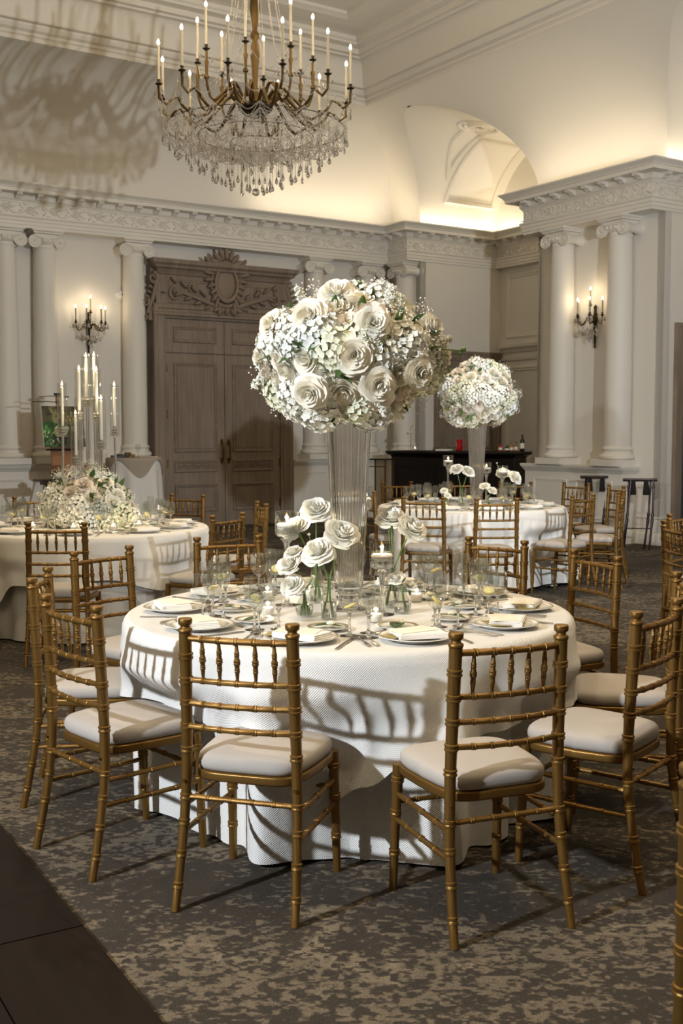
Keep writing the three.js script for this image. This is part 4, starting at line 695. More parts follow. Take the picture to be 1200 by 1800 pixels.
// flowers over an ellipsoid; only the part above yMin (in units of the vertical radius)
function arrangement(t, c, [rx, ry, rz], yMin, nBig, sd, o = {}) {
  reseed(sd); const pts = [], N = nBig, k = o.size ?? 1;
  for (let i = 0; i < N; i++) { const y = 1 - (1 - yMin) * (i + 0.5) / N, r = sqrt(max(0, 1 - y * y)), a = i * 2.39996 + sd; pts.push(V3(r * cos(a), y, r * sin(a))); }
  mesh('foliage_core', X(new THREE.SphereGeometry(1, 28, 20, 0, 2 * PI, 0, yMin >= 0 ? PI / 2 : PI), ...c, 0, 0, 0, [rx * 0.68, ry * 0.68, rz * 0.68]), M.moss, t);
  pts.forEach((p, i) => {
    const hyd = i % 5 === 1 || i % 5 === 3, out = hyd ? 0.86 : rr(0.84, 0.96), pos = V3(c[0] + p.x * rx * out, c[1] + p.y * ry * out, c[2] + p.z * rz * out), nrm = V3(p.x / rx, p.y / ry, p.z / rz).add(V3(rr(-0.5, 0.5), rr(-0.5, 0.5), rr(-0.5, 0.5)));
    const f = mesh(hyd ? 'hydrangea' : 'rose', hyd ? HYDS[i % 3] : ROSES[(i * 7 + sd) % 4], hyd ? HYD_M[(i >> 1) % 4] : ROSE_M[(i * 3 + sd) % 4], t);
    f.position.copy(pos); toward(f, nrm, rr(0, 6.28)); f.scale.setScalar((hyd ? rr(0.95, 1.25) : (i % 7 === 0 ? 0.72 : rr(0.92, 1.18))) * k);
  });
  // sprays of gypsophila between the big heads, and leaves
  const dots = [], m4 = new THREE.Matrix4(), tint = new THREE.Color();
  for (let s = 0; s < (o.sprays ?? 46); s++) {
    const y = lerp(1, yMin, rnd()), r = sqrt(max(0, 1 - y * y)), a = rr(0, 2 * PI), p = V3(r * cos(a), y, r * sin(a)), out = rr(1.0, 1.16), b = V3(c[0] + p.x * rx * out, c[1] + p.y * ry * out, c[2] + p.z * rz * out);
    for (let i = 0; i < 75; i++) { const e = V3(rr(-1, 1), rr(-1, 1), rr(-1, 1)); if (e.length() > 1) continue; dots.push(b.clone().addScaledVector(e, 0.055 * k)); }
  }
  const im = new THREE.InstancedMesh(gypG, M.gyp, dots.length); im.name = 'gypsophila'; im.castShadow = im.receiveShadow = true;
  dots.forEach((d, i) => { const s = rr(0.6, 1.5); m4.compose(d, new THREE.Quaternion(), V3(s, s, s)); im.setMatrixAt(i, m4); im.setColorAt(i, tint.setScalar(rr(0.82, 1))); }); stuff(im); t.add(im);
  const lv = []; for (let i = 0; i < (o.leaves ?? 120); i++) { const y = lerp(0.95, yMin, rnd()), r = sqrt(max(0, 1 - y * y)), a = rr(0, 2 * PI), p = V3(r * cos(a), y, r * sin(a)), q = new THREE.Quaternion().setFromUnitVectors(V3(0, 0, 1), p.clone().add(V3(rr(-0.8, 0.8), rr(-0.8, 0.8), rr(-0.8, 0.8))).normalize()); lv.push(at(leafBlade.clone(), V3(c[0] + p.x * rx * 0.95, c[1] + p.y * ry * 0.95, c[2] + p.z * rz * 0.95), q, rr(0.7, 1.3) * k)); }
  stuff(mesh('leaves', lv, M.leaf, t));
  for (const [a, y, tw] of o.stocks ?? []) { const r = sqrt(1 - y * y), p = V3(r * sin(a), y, r * cos(a)), s = mesh('stock_spike', stockG, M.hydrangea, t); s.position.set(c[0] + p.x * rx, c[1] + p.y * ry, c[2] + p.z * rz); toward(s, p.clone().add(V3(0, tw, 0)), a); }
}
// tall ribbed trumpet vase: ribbed outside, smooth inside, thick glass
function trumpet(x, z, label, h) {
  const t = thing('tall_glass_vase', label, 'vase', [x, TOP, z], 0), n = 36, per = 10;
  const base = (b) => lerp(0.056, 0.09, b ** 0.85) + 0.005 * b ** 8;
  const outer = sheet((a, b) => { const th = a * 2 * PI, r = base(b) * (1 + 0.05 * abs(cos(th * n / 2)) ** 1.4); return [r * sin(th), 0.1 + b * (h - 0.1), r * cos(th)]; }, n * per, 10);
  const inner = sheet((a, b) => { const th = -a * 2 * PI, r = base(b) - 0.004; return [r * sin(th), 0.112 + b * (h - 0.112), r * cos(th)]; }, n * per, 8);
  const lip = sheet((a, b) => { const th = a * 2 * PI, r = lerp(base(1) * (1 + 0.05 * abs(cos(th * n / 2)) ** 1.4), base(1) - 0.004, b); return [r * sin(th), h, r * cos(th)]; }, n * per, 1);
  const under = X(new THREE.CircleGeometry(0.058, 40), 0, 0.1, 0, 0, PI / 2), floor_ = X(new THREE.CircleGeometry(0.0525, 40), 0, 0.112, 0, 0, -PI / 2);
  mesh('body', [outer, inner, lip, under, floor_], M.glassSolid, t);
  mesh('foot', [lathe([[0, 0], [0.075, 0], [0.076, 0.006], [0.06, 0.012], [0.045, 0.02], [0.04, 0.035], [0.05, 0.045], [0.055, 0.055], [0.046, 0.065], [0.05, 0.078], [0.06, 0.09], [0.056, 0.0995], [0, 0.0995]], 40)], M.glassSolid, t);
  return t;
}
trumpet(T1[0], T1[1], 'tall ribbed clear glass vase in the middle of the nearest table', 0.83);
trumpet(T3[0] + 0.05, T3[1], 'tall ribbed clear glass vase in the middle of the bar side table', 0.83);
const fl1 = thing('flower_arrangement', 'big dome of cream roses, hydrangeas and gypsophila on the nearest table', 'flowers', [T1[0], TOP + 0.8, T1[1]]);
arrangement(fl1, [0, 0.25, 0], [0.345, 0.26, 0.345], -0.9, 104, 5, { stocks: [[-0.9, 0.75, 0.7], [0.65, 0.72, 0.7], [1.5, 0.2, 0.15], [0.45, -0.62, -0.6], [-1.5, -0.2, -0.9]], sprays: 60 });
{ // a few roses and buds standing out of the dome
  reseed(9); for (const [x, y, z, s] of [[-0.35, 0.25, 0.05, 1], [-0.3, 0.37, 0.16, 1.15], [-0.15, 0.39, 0.26, 1.35], [0.02, 0.24, 0.36, 1.3], [0.09, 0.36, 0.34, 1.15], [0.11, 0.13, 0.34, 1.2], [-0.15, 0.1, 0.33, 1.15], [0.27, 0.18, 0.26, 1.1], [0.33, 0.37, 0.1, 1.05], [-0.05, 0.49, 0.15, 1.25], [0.38, 0.26, 0.02, 0.95]]) { const f = mesh('rose', ROSES[(x * 90 | 0) & 3], (x * 50 | 0) & 1 ? M.rose : M.roseWhite, fl1); f.position.set(x, y, z); toward(f, V3(x, y - 0.26, z + 0.12), rr(0, 6)); f.scale.setScalar(s * 0.84); }
  const tip = mesh('bud_stem', [tube([[0.3, 0.27, 0.1], [0.38, 0.28, 0.1], [0.46, 0.275, 0.1]], 0.003, 8, 5), ball(0.011, 0.465, 0.28, 0.1, 8), ball(0.009, 0.45, 0.262, 0.1, 8)], M.stem, fl1); void tip;
}
const fl3 = thing('flower_arrangement', 'round white rose and hydrangea bouquet on the bar side table', 'flowers', [T3[0] + 0.05, TOP + 0.8, T3[1]]);
arrangement(fl3, [0, 0.3, 0], [0.36, 0.32, 0.36], -0.9, 100, 12, { sprays: 40 });
const fl2 = thing('flower_arrangement', 'low mound of cream roses and greenery round the candelabra', 'flowers', [T2[0], TOP, T2[1]]);
arrangement(fl2, [0, 0.03, 0.0], [0.36, 0.4, 0.3], 0.0, 54, 23, { sprays: 60, leaves: 140, stocks: [[-1.45, 0.45, 0.2], [-0.5, 0.9, 0.8]] });

// bud vases with single stems
const big = (g) => X(g, 0, 0, 0, 0, 0, 0, [1.25, 1.45, 1.25]);
const vaseRound = big(lathe([[0, 0.0015], [0.02, 0.0015], [0.026, 0.006], [0.03, 0.02], [0.0285, 0.034], [0.02, 0.046], [0.0135, 0.055], [0.0125, 0.07], [0.016, 0.082], [0.0175, 0.084]], 30)), vaseTube = big(lathe([[0, 0.0015], [0.024, 0.0015], [0.026, 0.004], [0.0255, 0.03], [0.025, 0.07], [0.019, 0.09], [0.0165, 0.1], [0.0165, 0.118], [0.0185, 0.12]], 30));
const waterRound = big(lathe([[0, 0.004], [0.024, 0.006], [0.0285, 0.02], [0.027, 0.033], [0, 0.033]], 24)), waterTube = big(lathe([[0, 0.004], [0.0235, 0.005], [0.0235, 0.048], [0, 0.048]], 24));
function budVase(x, z, round, label, sd, blooms, far) {
  put(round ? 'vr' : 'vt', (l) => { const t = thing('bud_vase', l, 'vase'); mesh('glass_body', round ? vaseRound : vaseTube, M.glassDrink, t); mesh('water', round ? waterRound : waterTube, M.water, t); return t; }, [x, TOP, z], 0, label, 'bud vases');
  reseed(sd);
  blooms.forEach(([dx, dz, h, s, kind, phr], i) => {
    const t = thing(kind === 'bud' ? 'lisianthus_bud_stem' : 'white_rose_stem', phr ?? `white bloom number ${i + 1} leaning in ${label}`, 'flower', [x, TOP, z]);
    const neck = round ? 0.1 : 0.15, a = rr(0, 6.28), b0 = [0.02 * cos(a), 0.012, 0.02 * sin(a)];
    const end = V3(dx, h, dz), n1 = [dx * 0.08, neck, dz * 0.08];
    mesh('stem', tube([b0, n1, [dx * 0.55, lerp(neck, h, 0.55), dz * 0.55], [dx, h, dz]], kind === 'bud' ? 0.0022 : 0.0035, 16, 6), M.stem, t);
    const d = V3(dx * 0.8, 0.09, dz + 0.06);
    const f = mesh('bloom', kind === 'bud' ? BUD : ROSEV[(i + sd) % 3], kind === 'bud' ? M.rose : M.roseWhite, t); f.position.copy(end); toward(f, d, a); f.scale.setScalar(kind === 'bud' ? s : s);
    if (kind !== 'bud') { const lf = []; for (let k = 0; k < 4; k++) lf.push(X(leafBlade.clone(), 0, -0.004, 0, k * 1.57 + a, 0.7, 0, 0.5)); const c = mesh('sepals', lf, M.leaf, t); c.position.copy(end); toward(c, d, a); }
    if (!far && i === 0) mesh('leaf', at(leafBlade.clone(), V3(dx * 0.4, lerp(neck, h, 0.4), dz * 0.4), new THREE.Quaternion().setFromUnitVectors(V3(0, 0, 1), V3(cos(a), 0.6, sin(a)).normalize()), 0.7), M.leaf, t);
  });
}
budVase(-0.15, -4.5, true, 'the small round bud vase left of the tall bud vase', 31, [[-0.045, 0.03, 0.13, 0.8, '', 'small white lisianthus low on the left of the bud vases'], [-0.055, 0, 0.205, 0.9, '', 'ruffled white lisianthus above the small round bud vase'], [-0.045, -0.02, 0.255, 0.62, '', 'small white flower topmost over the round bud vase'], [0.035, 0.01, 0.16, 0.42, 'bud', 'closed green bud beside the small round bud vase']]);
budVase(-0.05, -4.43, false, 'the tall bud vase before the ribbed vase', 34, [[-0.04, 0.02, 0.27, 1.05, '', 'white rose left in the tall front bud vase'], [0.045, 0.02, 0.335, 1.15, '', 'large white rose right in the tall front bud vase']]);
budVase(-0.11, -4.86, false, 'the bud vase behind, left of the ribbed vase', 38, [[-0.08, 0.0, 0.32, 1.1, '', 'white rose tilting left at the candle stand'], [-0.0, 0.02, 0.4, 1.1, '', 'highest white rose left of the ribbed vase'], [-0.03, 0.03, 0.3, 0.4, 'bud', 'small open lisianthus bud between the left roses']]);
budVase(0.215, -4.74, false, 'the bud vase right of the ribbed vase', 41, [[0.075, 0.02, 0.33, 1.1, '', 'white rose bending right of the floating candle'], [-0.02, -0.01, 0.4, 0.5, 'bud', 'pale green bud above the right hand roses'], [0.0, -0.02, 0.37, 1.1, '', 'cream rose behind the floating candle on the right']]);
budVase(0.25, -4.58, true, 'the small round bud vase at the right votive', 44, [[-0.025, 0.0, 0.14, 0.6, '', 'small drooping white bloom under the floating candle'], [0.03, -0.02, 0.11, 0.5, '', 'tiny white bloom next to the right votive']]);
budVase(0.06, -5.0, false, 'the bud vase hidden behind the ribbed vase', 46, [[-0.01, 0.02, 0.36, 0.42, 'bud', 'green bud seen through the ribbed vase']]);
for (const [dx, dz, r, i, bl] of [[-0.12, 0.2, 0, 1, [[-0.05, 0, 0.36, 1.1, ''], [0.06, 0, 0.34, 1.1, '']]], [-0.28, 0.3, 1, 2, [[-0.02, 0, 0.16, 0.6, ''], [0.01, 0.02, 0.11, 0.6, '']]], [0.12, 0.33, 1, 3, [[-0.03, 0, 0.2, 0.8, ''], [0.04, 0, 0.16, 0.8, '']]], [0.3, 0.1, 0, 4, [[0.0, 0, 0.32, 1.1, ''], [0.11, 0.02, 0.28, 1.2, ''], [-0.06, 0, 0.42, 0.45, 'bud']]]])
  budVase(T3[0] + dx, T3[1] + dz, !!r, `bud vase ${['', 'left of the vase on the bar side table', 'at the far left of the bar side table', 'in front of the vase on the bar side table', 'right of the vase on the bar side table'][i]}`, 50 + i, bl.map((b, k) => [...b, `white flower ${['lower', 'upper', 'topmost'][k]} in the bud vase ${['', 'left of', 'far left of', 'in front of', 'right of'][i]} the bar side vase`]), true);

// ================================================================== CANDLES
const bowlG = (h) => merge(lathe([[0.008, h - 0.112], [0.03, h - 0.11], [0.044, h - 0.105], [0.0495, h - 0.096], [0.0505, h - 0.085], [0.0505, h]], 40), X(new THREE.TorusGeometry(0.0505, 0.0009, 5, 40), 0, h, 0, 0, PI / 2));
const standStem = (h) => lathe([[0, 0], [0.05, 0], [0.051, 0.003], [0.02, 0.008], [0.011, 0.016], [0.0095, 0.04], [0.0085, h * 0.4], [0.0095, h - 0.17], [0.015, h - 0.135], [0.028, h - 0.117], [0.008, h - 0.113], [0, h - 0.113]], 28);
const waterBowl = (h) => lathe([[0, h - 0.107], [0.04, h - 0.103], [0.048, h - 0.094], [0.049, h - 0.085], [0.049, h - 0.068], [0, h - 0.068]], 32);
const floatG = lathe([[0, -0.014], [0.03, -0.012], [0.042, -0.002], [0.0445, 0.006], [0.043, 0.012], [0.036, 0.0145], [0.012, 0.013], [0, 0.0125]], 32);
function candleStand(x, z, h, label) {
  const t = thing('candle_stand', 'stemmed clear glass candle holder ' + label, 'candle holder', [x, TOP, z], 0, 'stemmed candle holders');
  mesh('bowl', bowlG(h), M.glassDrink, t); mesh('stem', standStem(h), M.glassSolid, t); mesh('water', waterBowl(h), M.water, t);
  const c = thing('floating_candle', 'lit white floating candle in the holder ' + label, 'candle', [x, TOP + h - 0.064, z], 0, 'floating candles');
  mesh('wax', floatG, M.wax, c); mesh('wick', cyl(0.0008, 0.0008, 0.01, 0, 0.017, 0, 5), M.wick, c); candleFlame(c, 0.019, 1.1, P.flame);
}
candleStand(-0.235, -4.8, 0.405, 'left of the white roses'); candleStand(0.165, -4.55, 0.3, 'in front of the ribbed vase'); candleStand(0.09, -5.05, 0.5, 'behind the big ribbed vase');
candleStand(T3[0] - 0.24, T3[1] + 0.05, 0.5, 'tallest on the bar side table'); candleStand(T3[0] + 0.28, T3[1] + 0.2, 0.4, 'right front on the bar side table'); candleStand(T3[0] + 0.18, T3[1] - 0.25, 0.42, 'behind the vase of the bar side table');
const votG = lathe([[0, 0.002], [0.024, 0.002], [0.0265, 0.005], [0.028, 0.04], [0.031, 0.092], [0.0335, 0.095]], 30), votWax = lathe([[0, 0.0045], [0.0225, 0.006], [0.0235, 0.034], [0.02, 0.036], [0, 0.034]], 24);
const votBall = lathe([[0, 0.002], [0.02, 0.002], [0.032, 0.012], [0.036, 0.03], [0.033, 0.05], [0.027, 0.062]], 30);
function votive(x, z, label, ballShape, y = TOP) {
  const t = thing('votive_holder', 'small clear glass votive ' + label, 'candle holder', [x, y, z], 0, 'glass votives');
  mesh('cup', ballShape ? votBall : votG, M.glassDrink, t);
  const c = thing('votive_candle', 'lit white votive candle ' + label, 'candle', [x, y, z], 0, 'votive candles');
  mesh('wax', votWax, M.wax, c); mesh('wick', cyl(0.0007, 0.0007, 0.008, 0, 0.038, 0, 5), M.wick, c); candleFlame(c, 0.038, 0.75, P.flame * 0.6);
}
votive(0.135, -4.36, 'in front of the candle holder on the nearest table'); votive(0.33, -4.9, 'right of the round bud vase'); votive(-0.3, -4.52, 'among the left hand glasses of the nearest table'); votive(-0.14, -4.98, 'behind the white lisianthus'); votive(-0.33, -4.95, 'far left of the nearest centrepiece');
votive(T2[0] - 0.02, T2[1] + 0.42, 'left of centre below the low flowers'); votive(T2[0] + 0.27, T2[1] + 0.38, 'right of centre below the low flowers'); votive(T2[0] + 0.42, T2[1] + 0.15, 'right end of the low flowers'); votive(T2[0] - 0.36, T2[1] + 0.28, 'left end of the low flowers'); votive(T2[0] + 0.3, T2[1] - 0.3, 'behind the low flowers');
votive(T3[0] - 0.31, T3[1] + 0.52, 'left front on the bar side table', true); votive(T3[0] + 0.36, T3[1] + 0.44, 'right front on the bar side table', true); votive(T3[0] + 0.05, T3[1] + 0.3, 'before the vase of the bar side table', true);

// crystal candelabra of nine tapers
{
  const t = thing('crystal_candelabra', 'tall clear crystal candelabra of nine tapers with glass chimneys', 'candelabra', [T2[0], TOP, T2[1]]);
  mesh('base', [lathe([[0, 0], [0.17, 0], [0.17, 0.012], [0.12, 0.02], [0.06, 0.03], [0.03, 0.05], [0, 0.05]], 40)], M.glassSolid, t);
  const S = [[-0.185, 0.02, 1.884, 'leftmost'], [-0.016, -0.07, 2.109, 'topmost left'], [0.05, -0.05, 2.115, 'topmost right'], [-0.05, 0.03, 2.004, 'second row left'], [0.083, 0.02, 1.997, 'second row right'], [0.215, 0, 1.881, 'rightmost'], [-0.09, -0.12, 1.771, 'third row left'], [0.128, 0.08, 1.775, 'third row right'], [-0.054, 0.15, 1.658, 'lowest, in front']];
  const chim = lathe([[0.036, 0], [0.0365, 0.002], [0.0365, 0.4], [0.035, 0.402]], 28), drip = lathe([[0, -0.006], [0.04, -0.004], [0.044, 0.002], [0.036, 0.006], [0, 0.006]], 28);
  const facet = (() => { const l = []; for (let r = 0; r < 3; r++) for (let i = 0; i < 8; i++) { const a = (i + r * 0.5) / 8 * 2 * PI; l.push(X(new THREE.OctahedronGeometry(0.0125, 0), 0.017 * cos(a), 0.014 + r * 0.021, 0.017 * sin(a), -a)); } l.push(cyl(0.013, 0.013, 0.078, 0, 0.042, 0, 8)); return merge(l); })();
  const candle = lathe([[0, 0], [0.0115, 0], [0.0112, 0.05], [0.0105, 0.3], [0.008, 0.308], [0, 0.309]], 18);
  S.forEach(([x, z, fy, w]) => {
    const top = fy - TOP, cb = top - 0.34, hb = cb - 0.075;                   // candle foot, holder foot
    const n = w.startsWith('top') || w.startsWith('sec') ? [[0, 0], [0.017, 0.006]] : [[0, 0]];
    mesh('rod', n.map(([a, b]) => tube([[x * 0.35 + a, 0.03, z * 0.35 + b], [x * 0.7 + a, 0.12, z * 0.7 + b], [x + a, 0.24, z + b], [x + a, hb, z + b]], 0.0095, 20, 10)), M.glassSolid, t);
    const h = mesh('holder', X(facet.clone(), x, hb, z), M.bead, t); mesh('drip_plate', X(drip.clone(), x, hb, z), M.glass, h); mesh('chimney', X(chim.clone(), x, hb + 0.008, z), M.glassDrink, h);
    const c = thing('taper_candle', `lit white taper candle in the candelabra, ${w}`, 'candle', [T2[0] + x, TOP + cb, T2[1] + z], 0, 'taper candles');
    mesh('wax', candle, M.wax, c); mesh('wick', cyl(0.0009, 0.0009, 0.012, 0, 0.314, 0, 5), M.wick, c); candleFlame(c, 0.316, 1.15, P.flame);
  });
}

// ================================================================== CHANDELIER AND SCONCES
const dropG = (s) => creased(X(lathe([[0, -0.5], [0.1, -0.46], [0.2, -0.34], [0.235, -0.2], [0.18, 0.02], [0.09, 0.28], [0.03, 0.5], [0, 0.52]], 8), 0, 0, 0, 0, 0, 0, [s, s, s * 0.7]), 0.2);
const DROP = dropG(0.07), DROPS = dropG(0.045), beadG = new THREE.IcosahedronGeometry(0.0048, 0);
const cupG = lathe([[0, -0.02], [0.012, -0.02], [0.01, -0.012], [0.02, -0.006], [0.03, 0], [0.03, 0.003], [0.012, 0.005], [0.013, 0.03], [0.016, 0.034], [0, 0.034]], 16), bobeche = lathe([[0.012, 0.004], [0.03, 0.002], [0.045, 0.008], [0.047, 0.011]], 20);
const sleeveG = (h) => cyl(0.0105, 0.011, h, 0, 0.034 + h / 2, 0, 14), bulbG = lathe([[0, 0], [0.008, 0.004], [0.0125, 0.016], [0.011, 0.03], [0.005, 0.044], [0, 0.05]], 14);
function beads(parent, paths, name = 'bead_chains') {          // crystal chains: nobody could count the beads
  const m4 = new THREE.Matrix4(), all = []; for (const p of paths) { const c = curve(p), n = max(2, Math.round(c.getLength() / 0.0125)); for (let i = 0; i <= n; i++) all.push(c.getPointAt(i / n)); }
  const im = new THREE.InstancedMesh(beadG, M.bead, all.length); im.name = name; im.castShadow = im.receiveShadow = true; all.forEach((p, i) => im.setMatrixAt(i, m4.makeTranslation(p.x, p.y, p.z))); stuff(im); parent.add(im);
}
function lampArm(parent, path, r, candleH, power, stand) {       // an S-shaped arm, cup, candle sleeve and bulb
  const e = path[path.length - 1], arm = mesh('arm', [vtube(path, Array.from({ length: 15 }, (_, i) => [i / 14, r * (1.15 - 0.4 * i / 14)]), 8), ...(stand ? [X(lathe(stand, 12), e[0], e[1], e[2])] : [])], M.bronze, parent);
  const y0 = e[1] + (stand ? stand[stand.length - 1][1] : 0);
  mesh('candle_cup', X(cupG.clone(), e[0], y0 + 0.02, e[2]), M.bronzeDark, arm); mesh('drip_pan', X(bobeche.clone(), e[0], y0 + 0.02, e[2]), M.glass, arm);
  mesh('candle_sleeve', X(sleeveG(candleH), e[0], y0 + 0.02, e[2]), M.sleeve, parent);
  const b = mesh('flame_bulb', X(bulbG.clone(), e[0], y0 + 0.054 + candleH, e[2]), M.bulb, parent); b.castShadow = false;
  const l = new THREE.PointLight(WARM, power, 0, 2); l.name = 'bulb_light'; l.position.set(e[0], y0 + 0.08 + candleH, e[2]); l.castShadow = true; l.shadow.radius = 0.6; parent.add(l);
  return [e[0], y0, e[2]];
}
function chandelier(x, z) {
  const t = thing('crystal_chandelier', 'large bronze chandelier with candle bulbs and crystal drops', 'chandelier', [x, 0, z]);
  mesh('stem', X(lathe([[0, 4.12], [0.07, 4.13], [0.075, 4.17], [0.06, 4.2], [0.035, 4.22], [0.05, 4.27], [0.03, 4.3], [0.022, 4.36], [0.03, 4.5], [0.038, 4.6], [0.034, 4.68], [0.02, 4.72], [0.042, 4.74], [0.042, 4.76], [0.02, 4.8], [0.03, 4.88], [0.042, 4.98], [0.034, 5.08], [0.016, 5.16], [0.026, 5.2], [0.016, 5.24], [0.02, 5.34], [0.036, 5.5], [0.042, 5.62], [0.03, 5.74], [0.014, 5.8], [0.03, 5.83], [0.012, 5.88], [0.012, 6.24]], 20)), M.bronze, t);
  mesh('bowl', [X(lathe([[0, 4.1], [0.05, 4.1], [0.12, 4.14], [0.14, 4.18], [0.13, 4.2], [0, 4.2]], 32)), ...Array.from({ length: 20 }, (_, i) => ball(0.016, 0.13 * cos(i / 10 * PI), 4.17, 0.13 * sin(i / 10 * PI), 8))], M.bronzeDark, t);
  mesh('ceiling_canopy', lathe([[0, 6.16], [0.05, 6.17], [0.1, 6.2], [0.13, 6.25], [0, 6.25]], 24), M.bronze, t);
  const low = [], hi = [];
  for (let i = 0; i < 12; i++) { const a = (i + 0.35) / 12 * 2 * PI, r = (q, y) => [q * cos(a), y, q * sin(a)]; low.push(lampArm(t, [r(0.1, 4.17), r(0.22, 4.28), r(0.34, 4.16), r(0.46, 4.06), r(0.6, 4.13), r(0.66, 4.22), r(0.72, 4.14), r(0.79, 4.16), r(0.8, 4.25)], 0.014, 0.27, P.chand / 2, [[0.008, 0], [0.014, 0.01], [0.008, 0.02]])); }
  for (let i = 0; i < 8; i++) { const a = (i + 0.1) / 8 * 2 * PI, r = (q, y) => [q * cos(a), y, q * sin(a)]; hi.push(lampArm(t, [r(0.1, 4.18), r(0.2, 4.34), r(0.32, 4.24), r(0.42, 4.16), r(0.47, 4.26), r(0.48, 4.32)], 0.013, 0.29, P.chand / 2, [[0.02, 0], [0.024, 0.015], [0.012, 0.03], [0.014, 0.1], [0.02, 0.13], [0.01, 0.15], [0.012, 0.21]]));
    const c = mesh('scroll', vtube([r(0.47, 4.36), r(0.53, 4.42), r(0.59, 4.38), r(0.58, 4.31), r(0.54, 4.33)], [[0, 0.009], [1, 0.005]], 7), M.bronze, t); void c; }
  const chains = [], drop = (p, s) => { const o = mesh('crystal_drop', s ? DROPS : DROP, M.crystal, t); o.position.set(p[0], p[1], p[2]); o.rotation.y = (p[0] + p[2]) * 9; };
  const mid = (p, q, sag) => [p, [(p[0] + q[0]) / 2, (p[1] + q[1]) / 2 - sag, (p[2] + q[2]) / 2], q];
  // tiers of hanging drops, longer towards the middle
  const tiers = [[0.76, 4.02, 3.92, 26], [0.66, 4.0, 3.84, 24], [0.55, 3.97, 3.76, 21], [0.44, 3.94, 3.69, 18], [0.33, 3.92, 3.63, 14], [0.22, 3.9, 3.58, 10], [0.12, 3.88, 3.55, 6]]; let prev;
  tiers.forEach(([r, y0, y1, n], k) => {
    const ring = []; for (let i = 0; i < n; i++) { const a = (i + 0.5 * (k & 1)) / n * 2 * PI, p = [r * cos(a), y0, r * sin(a)], q = [p[0], y1 + 0.02 * sin(i * 5), p[2]]; ring.push(p); chains.push([p, [p[0], (p[1] + q[1]) / 2, p[2]], q]); drop([q[0], q[1] - 0.03, q[2]]); }
    ring.forEach((p, i) => { const q = ring[(i + 1) % n]; chains.push(mid(p, q, 0.06), mid(p, q, 0.11), mid([p[0], p[1] - 0.05, p[2]], [q[0], q[1] - 0.05, q[2]], 0.08)); if (i % 2 === 0) { const b = ring[(i + 2) % n]; chains.push(mid([p[0], p[1] - 0.08, p[2]], [b[0], b[1] - 0.08, b[2]], 0.07)); } if (prev) { const s = prev[Math.round(i / n * prev.length) % prev.length]; chains.push(mid(p, s, 0.05)); } });
    prev = ring;
  });
  low.forEach((p, i) => { const q = low[(i + 1) % 12], e = prevTier(i); chains.push(mid([p[0], p[1] + 0.02, p[2]], [q[0], q[1] + 0.02, q[2]], 0.2), mid([p[0], p[1], p[2]], e, 0.05)); for (const d of [-0.04, 0.04]) drop([p[0] + d * 0.9, p[1] - 0.05, p[2] + d], true); drop([p[0], p[1] - 0.2, p[2]]); chains.push([[p[0], p[1], p[2]], [p[0], p[1] - 0.09, p[2]], [p[0], p[1] - 0.17, p[2]]]); });
  function prevTier(i) { const a = (i * 2) / 24 * 2 * PI; return [0.74 * cos(a), 4.0, 0.74 * sin(a)]; }
  hi.forEach((p, i) => { const q = hi[(i + 1) % 8]; chains.push(mid([p[0], p[1] + 0.02, p[2]], [q[0], q[1] + 0.02, q[2]], 0.18)); for (const d of [-0.04, 0.04]) drop([p[0] + d, p[1] - 0.05, p[2] - d], true); });
  for (let i = 0; i < 14; i++) { const a = i / 14 * 2 * PI; chains.push([[0.1 * cos(a), 5.75, 0.1 * sin(a)], [0.15 * cos(a), 5.35, 0.15 * sin(a)], [0.2 * cos(a), 4.95, 0.2 * sin(a)], [0.3 * cos(a), 4.55, 0.3 * sin(a)], [0.44 * cos(a), 4.42, 0.44 * sin(a)]]); chains.push([[0.08 * cos(a), 4.12, 0.08 * sin(a)], [0.1 * cos(a), 3.9, 0.1 * sin(a)], [0.08 * cos(a), 3.68, 0.08 * sin(a)]]); }
  chains.push([[0, 4.1, 0], [0, 3.8, 0], [0, 3.53, 0]]);
  mesh('crystal_ball', creased(X(new THREE.IcosahedronGeometry(0.032, 1), 0, 3.49, 0), 0.1), M.crystal, t);
  mesh('crown', [X(new THREE.TorusGeometry(0.1, 0.012, 8, 28), 0, 5.76, 0, 0, PI / 2)], M.bronze, t);
  for (const [r, y] of [[0.74, 4.0], [0.48, 3.94], [0.2, 3.9]]) mesh('ring', X(new THREE.TorusGeometry(r, 0.0035, 6, 60), 0, y, 0, 0, PI / 2), M.bronzeDark, t);
  beads(t, chains);
  return t;
}
const ch = chandelier(-0.864, -11.5); ch.scale.setScalar(1.21); ch.position.y = -0.319;
for (const [x, z, l] of [[2.97, -5.67, 'bronze chandelier out of view at the upper right of the nearest table'], [-2.87, -1.82, 'bronze chandelier out of view above the left of the camera']]) { const c = copy(ch, [x, -0.319, z], 0.4, l); c.traverse((o) => { if (o.isPointLight) o.intensity *= 1.2; }); }

